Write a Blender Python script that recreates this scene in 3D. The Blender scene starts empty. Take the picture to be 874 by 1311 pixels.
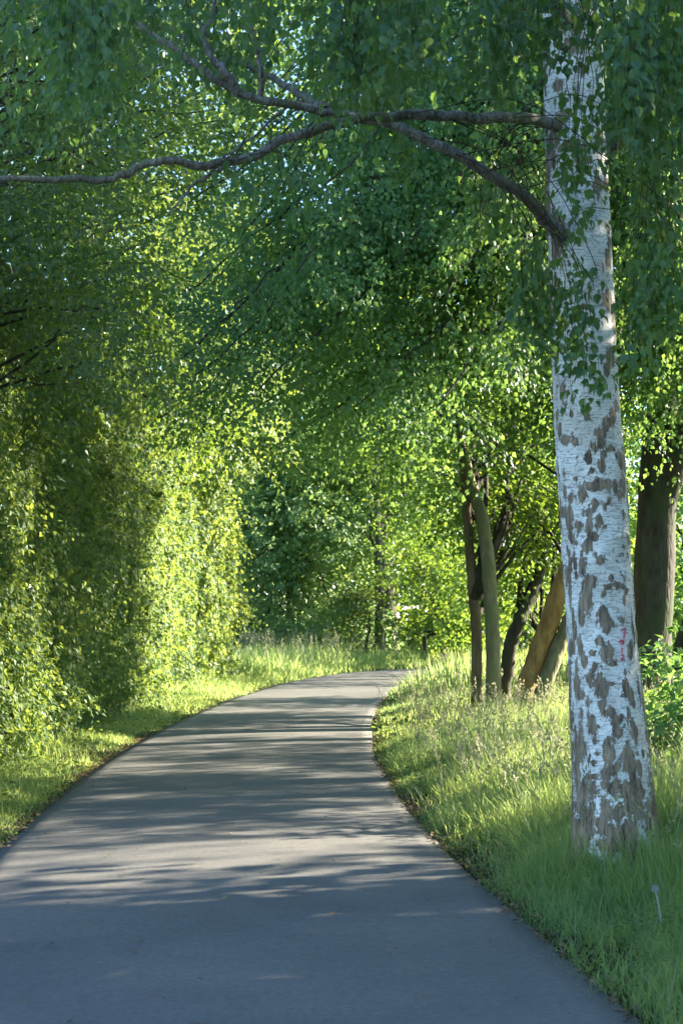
import bpy, math, random
import numpy as np
from mathutils import Vector, Matrix

# ------------------------------------------------------------------ camera, sky, sun, exposure
scene = bpy.context.scene
CAM_H = 1.55
FPX = 2185.0                       # focal length in photograph pixels (874 x 1311)
PITCH = math.atan(139.5 / FPX)
cam_d = bpy.data.cameras.new('camera')
cam = bpy.data.objects.new('camera', cam_d)
scene.collection.objects.link(cam)
cam.location = (0, 0, CAM_H)
cam.rotation_euler = (math.pi / 2 + PITCH, 0, 0)
cam_d.sensor_fit = 'VERTICAL'
cam_d.sensor_height = 36.0
cam_d.lens = 36.0 * FPX / 1311.0
cam_d.clip_start = 0.05
cam_d.clip_end = 3000
cam_d.dof.use_dof = True
cam_d.dof.focus_distance = 15.0
cam_d.dof.aperture_fstop = 5.6
scene.camera = cam

SUN_EL = math.radians(24)
SUN_AZ = math.radians(24)          # measured from +x (right) towards +y (ahead)
sun_dir = Vector((math.cos(SUN_AZ) * math.cos(SUN_EL), math.sin(SUN_AZ) * math.cos(SUN_EL), math.sin(SUN_EL)))
world = bpy.data.worlds.new('World')
scene.world = world
world.use_nodes = True
wn = world.node_tree
sky = wn.nodes.new('ShaderNodeTexSky')
sky.sky_type = 'NISHITA'
sky.sun_disc = False
sky.sun_elevation = SUN_EL
sky.sun_rotation = math.pi / 2 - SUN_AZ
sky.ozone_density = 4.0
sky.dust_density = 0.4
wn.links.new(sky.outputs['Color'], wn.nodes['Background'].inputs['Color'])
wn.nodes['Background'].inputs['Strength'].default_value = 0.085
sl = bpy.data.lights.new('sun', 'SUN')
sl.energy = 5.0
sl.angle = math.radians(0.53)
sl.color = (1.0, 0.90, 0.72)
so = bpy.data.objects.new('sun', sl)
scene.collection.objects.link(so)
so.rotation_euler = sun_dir.to_track_quat('Z', 'Y').to_euler()
scene.view_settings.view_transform = 'Standard'
scene.view_settings.look = 'None'
scene.view_settings.gamma = 1.0
scene.view_settings.use_curve_mapping = False
scene.view_settings.exposure = 2.65
scene.render.engine = 'CYCLES'
cy = scene.cycles
cy.use_denoising = True
cy.max_bounces = 6
cy.diffuse_bounces = 4
cy.glossy_bounces = 2
cy.transmission_bounces = 3
cy.transparent_max_bounces = 4
cy.caustics_reflective = False
cy.caustics_refractive = False
cy.sample_clamp_indirect = 6.0
cy.use_adaptive_sampling = True
cy.adaptive_threshold = 0.015

R = np.random.default_rng(20240517)
UP = np.array([0.0, 0.0, 1.0])

# ------------------------------------------------------------------ pixel <-> place helpers
cp, sp = math.cos(PITCH), math.sin(PITCH)
def W(px, py, Y):
    """the point at distance Y (metres ahead) that photograph pixel (px, py) looks at"""
    u = (px - 437.0) / FPX; v = (655.5 - py) / FPX
    dy = cp - v * sp
    t = Y / dy
    return np.array([u * t, Y, CAM_H + (sp + v * cp) * t])
def G(px, py, z=0.0):
    """the point of the ground under photograph pixel (px, py)"""
    u = (px - 437.0) / FPX; v = (655.5 - py) / FPX
    dz = sp + v * cp
    t = (z - CAM_H) / dz
    return np.array([u * t, (cp - v * sp) * t, z])
def to_px(P):
    P = np.asarray(P, float)
    x = P[..., 0]; y = P[..., 1]; z = P[..., 2] - CAM_H
    f = y * cp + z * sp; h = -y * sp + z * cp
    f = np.maximum(f, 1e-3)
    return 437.0 + FPX * x / f, 655.5 - FPX * h / f, f
def unit(a):
    return a / np.maximum(np.linalg.norm(a, axis=-1, keepdims=True), 1e-9)
def sstep(a, b, x):
    t = np.clip((x - a) / (b - a), 0, 1)
    return t * t * (3 - 2 * t)
def vnoise(P, seed=0):
    """value noise in [-1, 1], vectorised"""
    P = np.asarray(P, float)
    i = np.floor(P).astype(np.int64); f = P - i
    f = f * f * (3 - 2 * f)
    out = np.zeros(P.shape[:-1])
    for dx in (0, 1):
        for dy in (0, 1):
            for dz in (0, 1):
                n = (i[..., 0] + dx) * 374761393 + (i[..., 1] + dy) * 668265263 + (i[..., 2] + dz) * 2147483647 + seed * 1274126177
                n = (n ^ (n >> 13)) * 1274126177
                n = (n ^ (n >> 16)) & 0xFFFF
                w = (f[..., 0] if dx else 1 - f[..., 0]) * (f[..., 1] if dy else 1 - f[..., 1]) * (f[..., 2] if dz else 1 - f[..., 2])
                out += w * (n / 32767.5 - 1.0)
    return out
def fbm(P, seed=0, octv=3):
    P = np.asarray(P, float); o = 0; a = 1.0
    for k in range(octv):
        o = o + a * vnoise(P * (2.0 ** k), seed + k); a *= 0.5
    return o / 1.75
def catmull(pts, n):
    pts = np.asarray(pts, float)
    p = np.vstack([2 * pts[0] - pts[1], pts, 2 * pts[-1] - pts[-2]])
    k = len(pts) - 1
    t = np.linspace(0, k, n)
    i = np.minimum(t.astype(int), k - 1); f = (t - i)[:, None]
    a, b, c, d = p[i], p[i + 1], p[i + 2], p[i + 3]
    return 0.5 * ((2 * b) + (c - a) * f + (2 * a - 5 * b + 4 * c - d) * f ** 2 + (3 * b - a - 3 * c + d) * f ** 3)

# ------------------------------------------------------------------ objects and meshes
COL = scene.collection
def tag(o, label=None, cat=None, group=None, kind=None):
    if label: o['label'] = label
    if cat: o['category'] = cat
    if group: o['group'] = group
    if kind: o['kind'] = kind
    return o
def empty(name, loc):
    o = bpy.data.objects.new(name, None)
    o.empty_display_size = 0.2
    o.location = loc
    COL.objects.link(o)
    return o
def mesh_data(name, V, faces, mat, tone=None, smooth=False, vattr=None):
    """V (n,3); faces: list of int arrays (m,k); tone: list of arrays per face array"""
    me = bpy.data.meshes.new(name)
    V = np.asarray(V, np.float32)
    me.vertices.add(len(V)); me.vertices.foreach_set('co', V.ravel())
    faces = [f for f in faces if len(f)]
    idx = np.concatenate([np.asarray(f, np.int32).ravel() for f in faces])
    tot = np.concatenate([np.full(len(f), f.shape[1], np.int32) for f in faces])
    start = np.concatenate([[0], np.cumsum(tot)[:-1]]).astype(np.int32)
    me.loops.add(len(idx)); me.loops.foreach_set('vertex_index', idx)
    me.polygons.add(len(tot)); me.polygons.foreach_set('loop_start', start)
    me.polygons.foreach_set('use_smooth', np.full(len(tot), smooth, bool))
    me.update(calc_edges=True)
    if tone is not None:
        a = me.attributes.new('tone', 'FLOAT', 'FACE')
        a.data.foreach_set('value', np.concatenate([np.asarray(t, np.float32) for t in tone]))
    if vattr:
        for k, v in vattr.items():
            a = me.attributes.new(k, 'FLOAT', 'POINT')
            a.data.foreach_set('value', np.asarray(v, np.float32))
    if mat: me.materials.append(mat)
    return me
def obj(name, me, parent=None):
    o = bpy.data.objects.new(name, me)
    COL.objects.link(o)
    if parent is not None:
        o.parent = parent
        o.matrix_parent_inverse = Matrix.Translation(parent.location).inverted()
    return o

class Wood:
    """collects tapered tubes into one mesh"""
    def __init__(s): s.V = []; s.F = []; s.T = []; s.n = 0
    def tube(s, pts, rad, sides=8, wob=0.0, seed=0, flare=None, caps=True):
        pts = np.asarray(pts, float); rad = np.asarray(rad, float); K = len(pts)
        t = unit(np.gradient(pts, axis=0))
        ref = np.array([0.0, 1.0, 0.0]) if abs(t[:, 1]).mean() < 0.8 else np.array([1.0, 0.0, 0.0])
        a = unit(np.cross(t, ref)); b = np.cross(t, a)
        th = np.linspace(0, 2 * math.pi, sides, endpoint=False)
        d = a[:, None, :] * np.cos(th)[None, :, None] + b[:, None, :] * np.sin(th)[None, :, None]
        rr = np.repeat(rad[:, None], sides, 1)
        if wob:
            q = pts[:, None, :] + d * rr[..., None]
            rr = rr * (1 + wob * fbm(q / np.maximum(rad.mean(), .02) * 0.7, seed, 3))
        v = pts[:, None, :] + d * rr[..., None]
        v = v.reshape(-1, 3)
        i = np.arange(K - 1)[:, None] * sides; j = np.arange(sides)[None, :]; j2 = (j + 1) % sides
        f = np.stack([i + j, i + j2, i + sides + j2, i + sides + j], -1).reshape(-1, 4) + s.n
        s.V.append(v); s.F.append(f); s.n += len(v)
        if caps:
            s.V.append(pts[-1][None]); e = s.n; s.n += 1
            o = e - sides
            s.T.append(np.stack([o + np.arange(sides), o + (np.arange(sides) + 1) % sides, np.full(sides, e)], -1))
    def build(s, name, mat, parent=None, smooth=True):
        fs = [np.concatenate(s.F)]
        if s.T: fs.append(np.concatenate(s.T))
        return obj(name, mesh_data(name, np.concatenate(s.V), fs, mat, smooth=smooth), parent)

# leaf outlines: (along, across, lift)
KITE = (np.array([[0, 0, 0], [.38, .5, .07], [1, 0, -.06], [.38, -.5, .07]]), [[0, 2, 1], [0, 3, 2]], 3)
OVAL = (np.array([[0, 0, 0], [.22, .40, .07], [.62, .42, .06], [1, 0, -.10], [.62, -.42, .06], [.22, -.40, .07]]),
        [[0, 3, 2, 1], [0, 5, 4, 3]], 4)
BIRCH = (np.array([[0, 0, 0], [.10, .30, .03], [.30, .47, .07], [.62, .26, .05], [1, 0, -.12], [.62, -.26, .05], [.30, -.47, .07], [.10, -.30, .03], [.45, 0, -.01]]),
         [[0, 8, 2, 1], [8, 4, 3, 2], [0, 7, 6, 8], [8, 6, 5, 4]], 4)
def leaf_arrays(P, A, N, L, Wd, shape):
    T, F, k = shape
    A = unit(A); N = unit(N - A * np.sum(N * A, -1, keepdims=True)); B = np.cross(N, A)
    L = L[:, None, None]; Wd = Wd[:, None, None]
    V = P[:, None, :] + A[:, None, :] * T[None, :, 0:1] * L + B[:, None, :] * T[None, :, 1:2] * Wd + N[:, None, :] * T[None, :, 2:3] * L
    base = (np.arange(len(P)) * len(T))[:, None, None]
    Fi = (base + np.asarray(F)[None]).reshape(-1, k)
    return V.reshape(-1, 3), Fi, len(F)
def leaf_mesh(name, P, A, N, L, Wd, shape, mat, tone):
    V, F, nf = leaf_arrays(P, A, N, L, Wd, shape)
    return mesh_data(name, V, [F], mat, [np.repeat(tone, nf)])

# ------------------------------------------------------------------ materials
def new_mat(name):
    m = bpy.data.materials.new(name); m.use_nodes = True
    nt = m.node_tree
    for n in list(nt.nodes): nt.nodes.remove(n)
    out = nt.nodes.new('ShaderNodeOutputMaterial')
    return m, nt, out
def N(nt, t, **kw):
    n = nt.nodes.new(t)
    for k, v in kw.items():
        if k.startswith('in_'):
            n.inputs[k[3:].replace('_', ' ')].default_value = v
        else: setattr(n, k, v)
    return n
def leaf_mat(name, cool, warm, trans, tfac=0.42, rough=0.42, spec=0.5):
    m, nt, out = new_mat(name)
    at = N(nt, 'ShaderNodeAttribute', attribute_name='tone')
    mx = N(nt, 'ShaderNodeMix', data_type='RGBA')
    mx.inputs[6].default_value = (*cool, 1); mx.inputs[7].default_value = (*warm, 1)
    nt.links.new(at.outputs['Fac'], mx.inputs[0])
    bs = N(nt, 'ShaderNodeBsdfPrincipled'); bs.inputs['Roughness'].default_value = rough
    bs.inputs['Specular IOR Level'].default_value = spec
    nt.links.new(mx.outputs[2], bs.inputs['Base Color'])
    tm = N(nt, 'ShaderNodeMix', data_type='RGBA')
    tm.inputs[6].default_value = (trans[0] * .72, trans[1] * .8, trans[2] * 1.2, 1)
    tm.inputs[7].default_value = (trans[0] * 1.2, trans[1] * 1.1, trans[2], 1)
    nt.links.new(at.outputs['Fac'], tm.inputs[0])
    tr = N(nt, 'ShaderNodeBsdfTranslucent')
    nt.links.new(tm.outputs[2], tr.inputs['Color'])
    ms = N(nt, 'ShaderNodeMixShader'); ms.inputs[0].default_value = tfac
    nt.links.new(bs.outputs[0], ms.inputs[1]); nt.links.new(tr.outputs[0], ms.inputs[2])
    nt.links.new(ms.outputs[0], out.inputs['Surface'])
    return m
M = {}
M['leaf_birch'] = leaf_mat('birch_leaf', (.034, .095, .052), (.075, .155, .035), (.26, .44, .06), .40)
M['leaf_lime'] = leaf_mat('lime_leaf', (.052, .155, .076), (.095, .185, .052), (.36, .58, .09), .48)
M['leaf_left'] = leaf_mat('woodland_leaf', (.034, .092, .038), (.070, .122, .034), (.30, .44, .045), .40)
M['leaf_hedge'] = leaf_mat('hedge_leaf', (.042, .112, .034), (.112, .168, .045), (.42, .53, .075), .37, .5, .32)
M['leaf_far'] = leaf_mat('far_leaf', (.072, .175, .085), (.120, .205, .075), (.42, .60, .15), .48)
M['leaf_sunny'] = leaf_mat('maple_leaf', (.055, .135, .032), (.095, .165, .034), (.36, .52, .045), .46)
M['grass'] = leaf_mat('grass_blade', (.085, .195, .060), (.190, .255, .100), (.60, .74, .18), .50, .55, .35)
M['grass_dry'] = leaf_mat('seed_head', (.20, .22, .10), (.38, .36, .22), (.5, .5, .26), .40, .7, .2)
M['litter'] = leaf_mat('dry_litter', (.09, .055, .03), (.24, .17, .10), (.2, .14, .08), .15, .8, .2)

def bark_mat(name, a, b, moss=None, scale=9.0, bump=0.5):
    m, nt, out = new_mat(name)
    tc = N(nt, 'ShaderNodeTexCoord'); mp = N(nt, 'ShaderNodeMapping'); mp.inputs['Scale'].default_value = (1, 1, .28)
    nt.links.new(tc.outputs['Object'], mp.inputs['Vector'])
    n1 = N(nt, 'ShaderNodeTexNoise', in_Scale=scale, in_Detail=8.0, in_Roughness=.65)
    nt.links.new(mp.outputs[0], n1.inputs['Vector'])
    v1 = N(nt, 'ShaderNodeTexVoronoi', in_Scale=scale * 1.7, feature='DISTANCE_TO_EDGE')
    nt.links.new(mp.outputs[0], v1.inputs['Vector'])
    mx = N(nt, 'ShaderNodeMix', data_type='RGBA'); mx.inputs[6].default_value = (*a, 1); mx.inputs[7].default_value = (*b, 1)
    rp = N(nt, 'ShaderNodeValToRGB'); rp.color_ramp.elements[0].position = .36; rp.color_ramp.elements[1].position = .66
    nt.links.new(n1.outputs['Fac'], rp.inputs[0]); nt.links.new(rp.outputs[0], mx.inputs[0])
    col = mx.outputs[2]
    if moss:
        n2 = N(nt, 'ShaderNodeTexNoise', in_Scale=2.3, in_Detail=5.0)
        nt.links.new(tc.outputs['Object'], n2.inputs['Vector'])
        r2 = N(nt, 'ShaderNodeValToRGB'); r2.color_ramp.elements[0].position = .42; r2.color_ramp.elements[1].position = .68
        nt.links.new(n2.outputs['Fac'], r2.inputs[0])
        m2 = N(nt, 'ShaderNodeMix', data_type='RGBA'); m2.inputs[7].default_value = (*moss, 1)
        nt.links.new(r2.outputs[0], m2.inputs[0]); nt.links.new(col, m2.inputs[6]); col = m2.outputs[2]
    bs = N(nt, 'ShaderNodeBsdfPrincipled'); bs.inputs['Roughness'].default_value = .85; bs.inputs['Specular IOR Level'].default_value = .25
    nt.links.new(col, bs.inputs['Base Color'])
    ad = N(nt, 'ShaderNodeMath', operation='ADD'); nt.links.new(n1.outputs['Fac'], ad.inputs[0]); nt.links.new(v1.outputs['Distance'], ad.inputs[1])
    bp = N(nt, 'ShaderNodeBump', in_Strength=bump, in_Distance=.03); nt.links.new(ad.outputs[0], bp.inputs['Height'])
    nt.links.new(bp.outputs[0], bs.inputs['Normal'])
    nt.links.new(bs.outputs[0], out.inputs['Surface'])
    return m
M['bark_grey'] = bark_mat('grey_bark', (.045, .040, .034), (.125, .112, .090), (.065, .08, .04))
M['bark_olive'] = bark_mat('olive_bark', (.16, .14, .085), (.33, .29, .185), (.20, .21, .09))
M['bark_brown'] = bark_mat('brown_bark', (.12, .085, .05), (.27, .20, .115))
M['bark_dark'] = bark_mat('dark_bark', (.030, .024, .018), (.080, .065, .048))
M['bark_warm'] = bark_mat('warm_bark', (.28, .15, .06), (.55, .34, .15), None, 9.0, .5)
M['bark_limb'] = bark_mat('limb_bark', (.080, .070, .062), (.36, .34, .31), (.15, .155, .09), 26.0, .9)
M['twig'] = bark_mat('twig_bark', (.030, .018, .012), (.065, .042, .03), None, 30.0, .2)

def birch_mat():
    m, nt, out = new_mat('birch_bark')
    at = N(nt, 'ShaderNodeAttribute', attribute_name='patch')
    tc = N(nt, 'ShaderNodeTexCoord')
    mpn = N(nt, 'ShaderNodeMapping'); mpn.inputs['Scale'].default_value = (1.4, 1.4, .75); nt.links.new(tc.outputs['Object'], mpn.inputs['Vector'])
    nz = N(nt, 'ShaderNodeTexNoise', in_Scale=24.0, in_Detail=9.0, in_Roughness=.74); nt.links.new(mpn.outputs[0], nz.inputs['Vector'])
    s = N(nt, 'ShaderNodeMath', operation='MULTIPLY_ADD'); s.inputs[1].default_value = 3.1; s.inputs[2].default_value = -1.66
    nt.links.new(nz.outputs['Fac'], s.inputs[0])
    ad = N(nt, 'ShaderNodeMath', operation='ADD'); nt.links.new(at.outputs['Fac'], ad.inputs[0]); nt.links.new(s.outputs[0], ad.inputs[1])
    rp = N(nt, 'ShaderNodeValToRGB'); rp.color_ramp.elements[0].position = .48; rp.color_ramp.elements[1].position = .52
    nt.links.new(ad.outputs[0], rp.inputs[0])
    # horizontal lenticels and peeling bands on the white
    mp = N(nt, 'ShaderNodeMapping'); mp.inputs['Scale'].default_value = (9, 9, 70); nt.links.new(tc.outputs['Object'], mp.inputs['Vector'])
    ln = N(nt, 'ShaderNodeTexNoise', in_Scale=1.6, in_Detail=4.0, in_Roughness=.6); nt.links.new(mp.outputs[0], ln.inputs['Vector'])
    lr = N(nt, 'ShaderNodeValToRGB'); lr.color_ramp.elements[0].position = .34; lr.color_ramp.elements[1].position = .50
    lr.color_ramp.elements[0].color = (.40, .385, .36, 1); lr.color_ramp.elements[1].color = (.85, .86, .81, 1)
    nt.links.new(ln.outputs['Fac'], lr.inputs[0])
    bn = N(nt, 'ShaderNodeTexNoise', in_Scale=5.0, in_Detail=5.0); nt.links.new(tc.outputs['Object'], bn.inputs['Vector'])
    br = N(nt, 'ShaderNodeValToRGB'); br.color_ramp.elements[0].position = .35; br.color_ramp.elements[1].position = .65
    br.color_ramp.elements[0].color = (.72, .70, .66, 1); br.color_ramp.elements[1].color = (1, 1, 1, 1)
    nt.links.new(bn.outputs['Fac'], br.inputs[0])
    wm = N(nt, 'ShaderNodeMix', data_type='RGBA', blend_type='MULTIPLY'); wm.inputs[0].default_value = 1
    nt.links.new(lr.outputs[0], wm.inputs[6]); nt.links.new(br.outputs[0], wm.inputs[7])
    # fine grey flecks all over the white
    mpf = N(nt, 'ShaderNodeMapping'); mpf.inputs['Scale'].default_value = (1, 1, 1.7); nt.links.new(tc.outputs['Object'], mpf.inputs['Vector'])
    fl = N(nt, 'ShaderNodeTexNoise', in_Scale=48.0, in_Detail=6.0, in_Roughness=.7); nt.links.new(mpf.outputs[0], fl.inputs['Vector'])
    fr = N(nt, 'ShaderNodeValToRGB'); fr.color_ramp.elements[0].position = .36; fr.color_ramp.elements[1].position = .47
    fr.color_ramp.elements[0].color = (.40, .37, .34, 1); fr.color_ramp.elements[1].color = (1, 1, 1, 1)
    nt.links.new(fl.outputs['Fac'], fr.inputs[0])
    wf = N(nt, 'ShaderNodeMix', data_type='RGBA', blend_type='MULTIPLY'); wf.inputs[0].default_value = 1
    nt.links.new(wm.outputs[2], wf.inputs[6]); nt.links.new(fr.outputs[0], wf.inputs[7]); wm = wf
    mp2 = N(nt, 'ShaderNodeMapping'); mp2.inputs['Scale'].default_value = (38, 38, 7); nt.links.new(tc.outputs['Object'], mp2.inputs['Vector'])
    dn = N(nt, 'ShaderNodeTexNoise', in_Scale=1.0, in_Detail=6.0, in_Roughness=.65); nt.links.new(mp2.outputs[0], dn.inputs['Vector'])
    dr = N(nt, 'ShaderNodeValToRGB'); dr.color_ramp.elements[0].position = .34; dr.color_ramp.elements[1].position = .68
    dr.color_ramp.elements[0].color = (.066, .047, .032, 1); dr.color_ramp.elements[1].color = (.39, .30, .20, 1)
    nt.links.new(dn.outputs['Fac'], dr.inputs[0])
    mx = N(nt, 'ShaderNodeMix', data_type='RGBA'); nt.links.new(rp.outputs[0], mx.inputs[0])
    nt.links.new(wm.outputs[2], mx.inputs[6]); nt.links.new(dr.outputs[0], mx.inputs[7])
    bs = N(nt, 'ShaderNodeBsdfPrincipled'); bs.inputs['Roughness'].default_value = .62; bs.inputs['Specular IOR Level'].default_value = .3
    nt.links.new(mx.outputs[2], bs.inputs['Base Color'])
    h1 = N(nt, 'ShaderNodeMath', operation='MULTIPLY'); nt.links.new(rp.outputs[0], h1.inputs[0]); nt.links.new(dn.outputs['Fac'], h1.inputs[1])
    h2 = N(nt, 'ShaderNodeMath', operation='MULTIPLY_ADD'); h2.inputs[1].default_value = .16
    nt.links.new(ln.outputs['Fac'], h2.inputs[0]); nt.links.new(h1.outputs[0], h2.inputs[2])
    bp = N(nt, 'ShaderNodeBump', in_Strength=.8, in_Distance=.02); nt.links.new(h2.outputs[0], bp.inputs['Height'])
    nt.links.new(bp.outputs[0], bs.inputs['Normal'])
    nt.links.new(bs.outputs[0], out.inputs['Surface'])
    return m
M['birch'] = birch_mat()

def asphalt_mat():
    m, nt, out = new_mat('worn_asphalt')
    tc = N(nt, 'ShaderNodeTexCoord')
    fine = N(nt, 'ShaderNodeTexNoise', in_Scale=170.0, in_Detail=4.0, in_Roughness=.7); nt.links.new(tc.outputs['Object'], fine.inputs['Vector'])
    vor = N(nt, 'ShaderNodeTexVoronoi', in_Scale=120.0); nt.links.new(tc.outputs['Object'], vor.inputs['Vector'])
    big = N(nt, 'ShaderNodeTexNoise', in_Scale=.9, in_Detail=7.0, in_Roughness=.6); nt.links.new(tc.outputs['Object'], big.inputs['Vector'])
    r1 = N(nt, 'ShaderNodeValToRGB'); r1.color_ramp.elements[0].position = .25; r1.color_ramp.elements[1].position = .8
    r1.color_ramp.elements[0].color = (.105, .102, .098, 1); r1.color_ramp.elements[1].color = (.182, .176, .166, 1)
    nt.links.new(fine.outputs['Fac'], r1.inputs[0])
    r2 = N(nt, 'ShaderNodeValToRGB'); r2.color_ramp.elements[0].position = .3; r2.color_ramp.elements[1].position = .72
    r2.color_ramp.elements[0].color = (.78, .78, .80, 1); r2.color_ramp.elements[1].color = (1.18, 1.16, 1.12, 1)
    nt.links.new(big.outputs['Fac'], r2.inputs[0])
    mx = N(nt, 'ShaderNodeMix', data_type='RGBA', blend_type='MULTIPLY'); mx.inputs[0].default_value = 1
    nt.links.new(r1.outputs[0], mx.inputs[6]); nt.links.new(r2.outputs[0], mx.inputs[7])
    mid = N(nt, 'ShaderNodeTexNoise', in_Scale=34.0, in_Detail=5.0, in_Roughness=.75); nt.links.new(tc.outputs['Object'], mid.inputs['Vector'])
    r4 = N(nt, 'ShaderNodeValToRGB'); r4.color_ramp.elements[0].position = .32; r4.color_ramp.elements[1].position = .68
    r4.color_ramp.elements[0].color = (.74, .74, .75, 1); r4.color_ramp.elements[1].color = (1.26, 1.25, 1.22, 1)
    nt.links.new(mid.outputs['Fac'], r4.inputs[0])
    mx4 = N(nt, 'ShaderNodeMix', data_type='RGBA', blend_type='MULTIPLY'); mx4.inputs[0].default_value = 1
    nt.links.new(mx.outputs[2], mx4.inputs[6]); nt.links.new(r4.outputs[0], mx4.inputs[7]); mx = mx4
    # pale stone chips in the wearing course
    r3 = N(nt, 'ShaderNodeValToRGB'); r3.color_ramp.elements[0].position = .06; r3.color_ramp.elements[1].position = .16
    r3.color_ramp.elements[0].color = (.30, .29, .27, 1); r3.color_ramp.elements[1].color = (0, 0, 0, 1)
    nt.links.new(vor.outputs['Distance'], r3.inputs[0])
    ad = N(nt, 'ShaderNodeMix', data_type='RGBA', blend_type='ADD'); ad.inputs[0].default_value = .35
    nt.links.new(mx.outputs[2], ad.inputs[6]); nt.links.new(r3.outputs[0], ad.inputs[7])
    bs = N(nt, 'ShaderNodeBsdfPrincipled'); bs.inputs['Roughness'].default_value = .72; bs.inputs['Specular IOR Level'].default_value = .35
    nt.links.new(ad.outputs[2], bs.inputs['Base Color'])
    bp = N(nt, 'ShaderNodeBump', in_Strength=.5, in_Distance=.006); nt.links.new(fine.outputs['Fac'], bp.inputs['Height'])
    nt.links.new(bp.outputs[0], bs.inputs['Normal'])
    nt.links.new(bs.outputs[0], out.inputs['Surface'])
    return m
M['asphalt'] = asphalt_mat()
def soil_mat():
    m, nt, out = new_mat('soil')
    tc = N(nt, 'ShaderNodeTexCoord')
    n1 = N(nt, 'ShaderNodeTexNoise', in_Scale=1.3, in_Detail=8.0, in_Roughness=.7); nt.links.new(tc.outputs['Object'], n1.inputs['Vector'])
    n2 = N(nt, 'ShaderNodeTexNoise', in_Scale=45.0, in_Detail=6.0, in_Roughness=.7); nt.links.new(tc.outputs['Object'], n2.inputs['Vector'])
    r1 = N(nt, 'ShaderNodeValToRGB'); e = r1.color_ramp.elements
    e[0].position = .35; e[0].color = (.05, .038, .024, 1); e[1].position = .62; e[1].color = (.055, .075, .025, 1)
    nt.links.new(n1.outputs['Fac'], r1.inputs[0])
    r2 = N(nt, 'ShaderNodeValToRGB'); e = r2.color_ramp.elements
    e[0].position = .3; e[0].color = (.5, .5, .5, 1); e[1].position = .75; e[1].color = (1.6, 1.45, 1.3, 1)
    nt.links.new(n2.outputs['Fac'], r2.inputs[0])
    mx = N(nt, 'ShaderNodeMix', data_type='RGBA', blend_type='MULTIPLY'); mx.inputs[0].default_value = 1
    nt.links.new(r1.outputs[0], mx.inputs[6]); nt.links.new(r2.outputs[0], mx.inputs[7])
    bs = N(nt, 'ShaderNodeBsdfPrincipled'); bs.inputs['Roughness'].default_value = .95; bs.inputs['Specular IOR Level'].default_value = .1
    nt.links.new(mx.outputs[2], bs.inputs['Base Color'])
    bp = N(nt, 'ShaderNodeBump', in_Strength=.8, in_Distance=.03); nt.links.new(n2.outputs['Fac'], bp.inputs['Height'])
    nt.links.new(bp.outputs[0], bs.inputs['Normal'])
    nt.links.new(bs.outputs[0], out.inputs['Surface'])
    return m
M['soil'] = soil_mat()
def plain_mat(name, c, rough=.6):
    m, nt, out = new_mat(name)
    bs = N(nt, 'ShaderNodeBsdfPrincipled'); bs.inputs['Base Color'].default_value = (*c, 1); bs.inputs['Roughness'].default_value = rough
    nz = N(nt, 'ShaderNodeTexNoise', in_Scale=300.0); bp = N(nt, 'ShaderNodeBump', in_Strength=.2, in_Distance=.002)
    nt.links.new(nz.outputs['Fac'], bp.inputs['Height']); nt.links.new(bp.outputs[0], bs.inputs['Normal'])
    nt.links.new(bs.outputs[0], out.inputs['Surface'])
    return m
M['red_paint'] = plain_mat('red_crayon', (.62, .06, .13), .6)
M['fluff'] = leaf_mat('seed_fluff', (.55, .55, .52), (.7, .7, .66), (.6, .6, .55), .4, .8, .2)

# ------------------------------------------------------------------ ground and path
CTR = catmull(np.array([[.95, -6], [.30, 0], [-.05, 3.3], [-.35, 6.56], [-.60, 9.3], [-.84, 12.2], [-1.07, 17.4], [-1.10, 22.6], [-.92, 29.4],
                        [-.40, 37.8], [.60, 46.2], [2.45, 53.0], [6.2, 58.0], [12, 61.5], [22, 64], [40, 66]]), 700)
HALF = 1.5
def path_dist(x, y):
    """signed distance from the path's centre line (right of it is positive)"""
    x = np.asarray(x, float); y = np.asarray(y, float); sh = x.shape
    q = np.stack([x.ravel(), y.ravel()], -1); out = np.empty(len(q))
    seg = CTR[::2]; tan = unit(np.gradient(seg, axis=0))
    for a in range(0, len(q), 20000):
        c = q[a:a + 20000]
        d2 = ((c[:, None, :] - seg[None]) ** 2).sum(-1); k = d2.argmin(1)
        dv = c - seg[k]
        sd = dv[:, 0] * tan[k, 1] - dv[:, 1] * tan[k, 0]
        out[a:a + 20000] = np.sign(sd) * np.sqrt(d2[np.arange(len(c)), k])
    return out.reshape(sh)
def gz(x, y, pd=None):
    x = np.asarray(x, float); y = np.asarray(y, float)
    if pd is None: pd = path_dist(x, y)
    off = np.abs(pd)
    base = -0.035 + 0.035 * sstep(1.45, 1.75, off)
    P = np.stack([x * .45, y * .45, x * 0], -1)
    rise = sstep(1.6, 4.5, off) * (0.10 + 0.07 * fbm(P, 5)) + 0.025 * sstep(1.5, 2.2, off) * vnoise(P * 5, 9)
    return base + rise
def axis(lo, hi, near0, near1, step, grow):
    a = list(np.arange(near0, near1, step)); s = step; v = near1
    while v < hi: a.append(v); s *= grow; v += s
    a.append(hi); s = step; v = near0
    while v > lo: s *= grow; v -= s; a.insert(0, max(v, lo))
    return np.unique(np.array(a))
gx = axis(-600, 600, -5, 6, .22, 1.25); gy = axis(-600, 900, 5, 60, .5, 1.25)
X, Y = np.meshgrid(gx, gy)
Z = gz(X, Y)
nx, ny = len(gx), len(gy)
i = (np.arange(ny - 1)[:, None] * nx + np.arange(nx - 1)[None]).ravel()
ground = obj('ground', mesh_data('ground', np.stack([X, Y, Z], -1).reshape(-1, 3), [np.stack([i, i + 1, i + nx + 1, i + nx], -1)], M['soil'], smooth=True))
tag(ground, 'brown soil ground of the grassy lane', kind='structure')

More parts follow.
